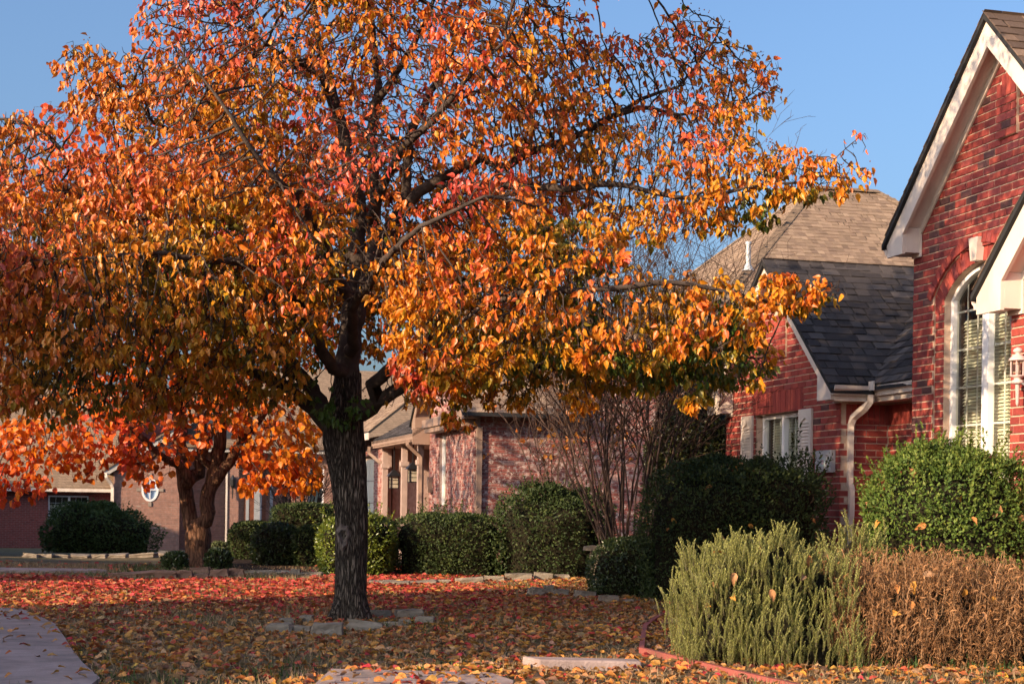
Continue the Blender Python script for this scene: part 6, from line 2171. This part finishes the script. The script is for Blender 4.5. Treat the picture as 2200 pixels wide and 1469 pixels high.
def stone(name, label, cat, box, mat, seed, group=None, thick=0.7, round_=0.25, yaw=None):
    x0, x1, y0, y1 = box
    r = random.Random(seed)
    b = G((x0 + x1) / 2, y1)
    k = b.y / F_PX
    w, h = (x1 - x0) * k, max(0.035, (y1 - y0) * k * 0.92)
    dp = w * thick
    n = 4
    vid, V, Fc = {}, [], []

    def vert(i, j, m):
        if (i, j, m) not in vid:
            u = Vector((i / n * 2 - 1, j / n * 2 - 1, m / n * 2 - 1))
            s = u.normalized() * (abs(u.x) ** 3 + abs(u.y) ** 3 + abs(u.z) ** 3) ** (1 / 3) if u.length > 0 else u
            u = u.lerp(u.normalized() * 1.25, round_)
            nz = mnoise.noise(u * 1.1 + Vector((seed, 0, 0))) * 0.22 + mnoise.noise(u * 2.7 + Vector((0, seed, 0))) * 0.09
            u = u * (1 + nz)
            vid[(i, j, m)] = len(V)
            V.append((u.x * w / 2, u.y * dp / 2, u.z * h * 0.62 + h * 0.36))
        return vid[(i, j, m)]
    for a in range(n):
        for c in range(n):
            for fx in ((0, 1), (n, 0)):
                q = [vert(fx[0], a, c), vert(fx[0], a + 1, c), vert(fx[0], a + 1, c + 1), vert(fx[0], a, c + 1)]
                Fc.append(q if fx[1] == 0 else q[::-1])
                q = [vert(a, fx[0], c), vert(a + 1, fx[0], c), vert(a + 1, fx[0], c + 1), vert(a, fx[0], c + 1)]
                Fc.append(q if fx[1] == 1 else q[::-1])
                q = [vert(a, c, fx[0]), vert(a + 1, c, fx[0]), vert(a + 1, c + 1, fx[0]), vert(a, c + 1, fx[0])]
                Fc.append(q if fx[1] == 0 else q[::-1])
    me = bpy.data.meshes.new(name)
    me.from_pydata(V, [], Fc)
    me.update()
    o = link_mesh(name, me, mat)
    o.location = (b.x, b.y + dp * 0.45, b.z)
    o.rotation_euler = (r.uniform(-0.12, 0.12), r.uniform(-0.1, 0.1), yaw if yaw is not None else r.uniform(-0.25, 0.25))
    return tag(o, label, cat, group)


ORD = ['first', 'second', 'third', 'fourth', 'fifth', 'sixth', 'seventh', 'eighth', 'ninth', 'tenth', 'eleventh', 'twelfth']
ring_st = [(575, 627, 1337, 1361), (627, 667, 1342, 1361), (671, 734, 1335, 1369), (745, 821, 1333, 1357), (825, 858, 1334, 1345), (856, 882, 1329, 1343), (892, 932, 1322, 1343)]
for k, bx_ in enumerate(ring_st):
    lab = {2: 'squarish limestone block in the ring, just in front of the pear trunk', 3: 'long slanted limestone in the ring, just right of the pear trunk', 0: 'pale wedge-shaped limestone at the left end of the tree ring'}.get(k, ORD[k] + ' limestone from the left along the front of the tree ring')
    stone('ring_stone', lab, 'stone', bx_, M['stone'], 300 + k, 'stones ringing the pear tree', thick=0.55 if k != 2 else 0.5, round_=0.18)
for k, (bx_, lab) in enumerate((((598, 628, 1326, 1342), 'dark limestone behind the left end of the tree ring'), ((644, 672, 1320, 1336), 'small limestone left of the pear trunk at the back of the ring'), ((795, 840, 1309, 1327), 'flat limestone behind the right side of the pear trunk'), ((848, 905, 1307, 1330), 'long tilted limestone at the back right of the tree ring'))):
    stone('ring_stone', lab, 'stone', bx_, M['stone'], 330 + k, 'stones ringing the pear tree', round_=0.2)
bed_st = [(792, 822, 1246, 1256), (820, 878, 1247, 1259), (880, 936, 1247, 1257), (936, 968, 1244, 1256), (980, 1038, 1239, 1256), (1041, 1084, 1236, 1249), (1086, 1142, 1231, 1247), (1146, 1187, 1229, 1246), (1191, 1223, 1233, 1246)]
for k, bx_ in enumerate(bed_st):
    stone('edging_stone', ORD[k] + ' pale edging stone right of the pear trunk, along the hedge bed', 'stone', bx_, M['stone'], 350 + k, 'edging stones along the hedge bed', thick=0.6, round_=0.14, yaw=rr_.uniform(-0.1, 0.15))
sc_st = [(1133, 1172, 1261, 1284), (1169, 1190, 1255, 1280), (1190, 1222, 1265, 1283), (1234, 1279, 1269, 1287), (1287, 1328, 1277, 1298), (1338, 1362, 1286, 1298)]
for k, bx_ in enumerate(sc_st):
    stone('field_stone', ORD[k] + ' grey stone from the left in the loose row before the dark shrubs', 'stone', bx_, M['stone'], 370 + k, 'loose stones before the dark shrubs', round_=0.25)
ret = [(231, 330, 1228, 1239), (331, 378, 1224, 1243), (379, 412, 1224, 1243), (408, 449, 1217, 1232), (414, 446, 1231, 1243), (452, 490, 1221, 1241), (491, 522, 1219, 1240), (525, 584, 1224, 1233), (585, 622, 1225, 1234), (623, 644, 1221, 1235), (647, 690, 1228, 1238)]
for k, bx_ in enumerate(ret):
    stone('retaining_block', ORD[k] + ' reddish block from the left in the low wall below the orange tree', 'block', bx_, M['red_stone'] if k < 7 else M['stone'], 390 + k, 'low wall below the orange tree', thick=0.5, round_=0.1, yaw=0.05)
far_st = [(48, 78, 1187, 1197), (78, 111, 1188, 1197), (112, 146, 1189, 1197), (147, 188, 1189, 1197), (190, 226, 1188, 1197), (228, 270, 1187, 1196), (272, 330, 1187, 1196), (334, 384, 1185, 1195)]
for k, bx_ in enumerate(far_st):
    stone('edging_stone', ORD[k] + ' pale edging stone from the left in front of the distant juniper', 'stone', bx_, M['stone'], 410 + k, 'edging stones before the juniper', thick=0.8, round_=0.12, yaw=0.0)
bs_ = P(1277, 1178, 17.0)
sl_ = empty('stone_slab_seat', (bs_.x, bs_.y, ground_z(bs_.x, bs_.y)))
tag(sl_, 'small pale stone slab on a stone foot beside the crape myrtle', 'garden stone')
MB().prism([(-0.12, bs_.z - 0.03), (0.1, bs_.z - 0.035), (0.12, bs_.z + 0.01), (-0.02, bs_.z + 0.022), (-0.11, bs_.z + 0.008)], -0.1, 0.1).build('slab', M['stone'], sl_)
MB().hexa([(-0.07, -0.06, -0.02), (0.07, -0.06, -0.02), (0.07, 0.06, -0.02), (-0.07, 0.06, -0.02), (-0.045, -0.045, bs_.z - 0.03), (0.045, -0.045, bs_.z - 0.03), (0.045, 0.045, bs_.z - 0.03), (-0.045, 0.045, bs_.z - 0.03)]).build('foot', M['stone'], sl_)

# concrete kerb block at the front of the lawn
kb0 = G(1172, 1440)
blk = MB().hexa([(-0.10, 0.0, -0.05), (0.50, 0.04, -0.05), (0.52, 0.26, -0.05), (-0.17, 0.24, -0.05), (-0.10, 0.005, 0.066), (0.50, 0.045, 0.05), (0.52, 0.25, 0.045), (-0.165, 0.235, 0.060)])
blk = blk.build('concrete_block', M['concrete'])
blk.location = (kb0.x + 0.06, kb0.y, kb0.z)
blk.rotation_euler = (0.0, 0.0, 0.12)
bv_ = blk.modifiers.new('edge', 'BEVEL')
bv_.width = 0.012
bv_.segments = 2
tag(blk, 'pale concrete kerb block half buried in leaves at the front of the lawn', 'block')
# dull red strip lying on the lawn
ep = [G(1424, 1326), G(1402, 1338), G(1386, 1352), G(1382, 1372), G(1378, 1402), G(1420, 1412), G(1500, 1432), G(1580, 1452), G(1650, 1468), G(1730, 1486)]
ep = [p + Vector((0, 0, 0.03)) for p in ep]
strip = MB().sweep(ep, [(-0.017, -0.03), (0.017, -0.03), (0.017, 0.006), (-0.017, 0.006)]).build('edging_strip', M['red_strip'])
tag(strip, 'dull red edging strip bent across the lawn before the rosemary', 'edging')

# ------------------------------------------------------------------ fallen leaves and grass
def in_walk(x, y):
    if y < 12.9 and x < -2.0:
        for (xa, ya), (xb, yb) in zip(curve + [(-3.94, 12.75)], curve[1:] + [(-3.94, 12.75), (-4.2, 13)]):
            if ya <= y <= yb:
                return x < xa + (xb - xa) * (y - ya) / max(1e-6, yb - ya)
    return False


g = np.random.default_rng(77)
LIT = [(0.24, 0.14, 0.085), (0.34, 0.19, 0.095), (0.42, 0.18, 0.05), (0.46, 0.24, 0.045), (0.42, 0.115, 0.04), (0.36, 0.055, 0.035), (0.44, 0.038, 0.050)]
lp, la, ln, ls, lt_ = [], [], [], [], []
cands = 170000
X_ = g.uniform(-8, 6, cands)
Y_ = 7.0 + (24.0 - 7.0) * g.random(cands) ** 0.8
for x, y in zip(X_, Y_):
    if abs(x) > 0.36 * y + 0.3: continue
    patch = mnoise.noise(Vector((x * 0.9, y * 0.9, 0.5))) + 0.5 * mnoise.noise(Vector((x * 2.6, y * 2.6, 1.5)))
    dn = 0.70 + 0.85 * patch
    red = np.clip((y - 11.0) / 5.0, 0, 1) * np.clip((1.0 - x) / 2.5, 0, 1)
    if y > 17.6 and x < -2.4: dn *= max(0.03, 1 - (y - 17.6) / 1.2) if y < 18.8 else 0.035
    if y > 18.5: dn *= 0.45
    if 13.5 < y < 17.8 and x < 0: dn *= 1.5
    if 12.6 < y < 14.2 and -3.2 < x < -1.0: dn *= 0.45
    z = ground_z(x, y) + 0.008
    if in_walk(x, y):
        dn = 0.035 if y < 11.5 else 0.12
        z = 0.04
    if y < 8.45 and -0.95 < x < 0.3: dn *= 0.35; z = max(z, 0.05)
    if y < 8.9 and x > 0.6: dn *= 0.5
    if g.random() > dn: continue
    lp.append((x, y, z + g.uniform(0, 0.018)))
    a = g.uniform(0, 6.28)
    la.append((math.cos(a), math.sin(a), g.normal(0, 0.22)))
    ln.append((g.normal(0, 0.6), g.normal(0, 0.6), 1.0))
    ls.append(g.uniform(0.038, 0.076) * (1.0 if y < 14 else 1.15))
    t = g.beta(1.3, 1.6) * 0.72
    if g.random() < 0.13 + 0.78 * red: t = g.uniform(0.66, 1.0)
    lt_.append(t)
lp, la, ln, ls, lt_ = (np.array(q) for q in (lp, la, ln, ls, lt_))
lc = tint(lp, LIT, lt_, 0.28, g)
order = np.argsort(lp[:, 1])
near = np.zeros(len(lp), dtype=bool)
near[order[:260]] = True
V, T, Cc = leaf_cloud(lp[~near], la[~near], ln[~near], ls[~near], lc[~near], 'pear')
fl = link_mesh('fallen_leaves', np_mesh('fallen_leaves', V, T, Cc, smooth=True), M['litter'])
tag(fl, 'carpet of fallen red, orange and brown leaves on the lawn', 'leaves', kind='stuff')
print('litter', len(lp))
fall_meshes = []
for k in range(9):
    col = tint(np.zeros((1, 3)), LIT, np.array([k / 9]), 0.1, g)[0]
    me = np_mesh('fallen_leaf', lv * np.array([1, 1, 1.4]), lt, np.repeat(col[None, :], len(lv), axis=0), smooth=True)
    me.materials.append(M['litter'])
    fall_meshes.append(me)
X, Y, Z = frames(la[near], ln[near])


def put_leaf(p, x, y, z, s, me, label, group):
    o = bpy.data.objects.new('fallen_leaf', me)
    COL.objects.link(o)
    o.matrix_world = Matrix(((x[0] * s, y[0] * s, z[0] * s, p[0]), (x[1] * s, y[1] * s, z[1] * s, p[1]), (x[2] * s, y[2] * s, z[2] * s, p[2]), (0, 0, 0, 1)))
    tag(o, label, 'leaf', group)


for p, x, y, z, s, t in zip(lp[near], X, Y, Z, ls[near], lt_[near]):
    put_leaf(p, x, y, z, s, fall_meshes[int(min(8, t * 9))], 'single fallen leaf lying at the very front of the lawn', 'fallen leaves at the front of the lawn')
# leaves caught on the bushes
for cx_, cy_, cz_, rx_, ry_, rz_, n_, who in ((at(2040, 11.2), 11.2, 0.80, 0.60, 0.58, 0.60, 16, 'the round holly bush'), (at(1640, 9.65), 9.65, 0.36, 0.49, 0.46, 0.42, 13, 'the rosemary bush'), (at(1960, 9.75), 9.75, 0.30, 0.58, 0.54, 0.34, 18, 'the dead brown plants'), (at(1580, 15.2), 15.2, 0.68, 0.88, 0.62, 0.68, 14, 'the dark shrub')):
    for k in range(n_):
        u = g.normal(0, 1, 3)
        u[1] = -abs(u[1])
        u[2] = abs(u[2]) * 0.9 - 0.1
        u /= np.linalg.norm(u)
        p = np.array([cx_ + u[0] * rx_ * 1.02, cy_ + u[1] * ry_ * 1.02, cz_ + u[2] * rz_ * 1.02])
        ax = g.normal(0, 0.7, 3) + np.array([0, 0, -0.6])
        x, y, z = frames(ax[None, :], (u + g.normal(0, 0.3, 3))[None, :])
        put_leaf(p, x[0], y[0], z[0], g.uniform(0.06, 0.085), fall_meshes[g.integers(1, 5)], 'orange leaf caught on ' + who, 'leaves caught on ' + who)

# grass blades: dormant straw with green patches
nb = 90000
X_ = g.uniform(-9, 5, nb)
Y_ = 7.2 + 15 * g.random(nb) ** 1.1
ok = (np.abs(X_) < 0.36 * Y_ + 0.3)
ok &= ~np.array([in_walk(x, y) for x, y in zip(X_, Y_)])
ok &= ~((Y_ < 8.46) & (X_ > -0.97) & (X_ < 0.34))
X_, Y_ = X_[ok], Y_[ok]
Z_ = np.array([ground_z(x, y) for x, y in zip(X_, Y_)])
n_ = len(X_)
gn = np.array([mnoise.noise(Vector((x * 0.55, y * 0.55, 8.0))) + 0.6 * mnoise.noise(Vector((x * 1.9, y * 1.9, 2.0))) for x, y in zip(X_, Y_)])
h_ = g.uniform(0.025, 0.06, n_) * (1 + 0.5 * np.clip(gn, -0.5, 1))
a_ = g.uniform(0, 6.28, n_)
wd = 0.0035 + 0.0002 * Y_
base = np.stack([X_, Y_, Z_ - 0.004], 1)
side = np.stack([np.cos(a_) * wd, np.sin(a_) * wd, np.zeros(n_)], 1)
lean = np.stack([g.normal(0, 0.02, n_), g.normal(0, 0.02, n_), h_], 1)
V = np.stack([base - side, base + side, base + lean], 1).reshape(-1, 3)
T = np.arange(3 * n_).reshape(-1, 3)
isg = (gn + g.normal(0, 0.25, n_)) > 0.42
cc = np.where(isg[:, None], np.array([[0.075, 0.105, 0.03]]), np.array([[0.30, 0.205, 0.115]])) * g.uniform(0.6, 1.3, (n_, 1))
gr = link_mesh('grass', np_mesh('grass', V, T, np.repeat(cc, 3, axis=0)), M['grass'])
tag(gr, 'short dormant straw-coloured lawn grass with green patches', 'grass', kind='stuff')
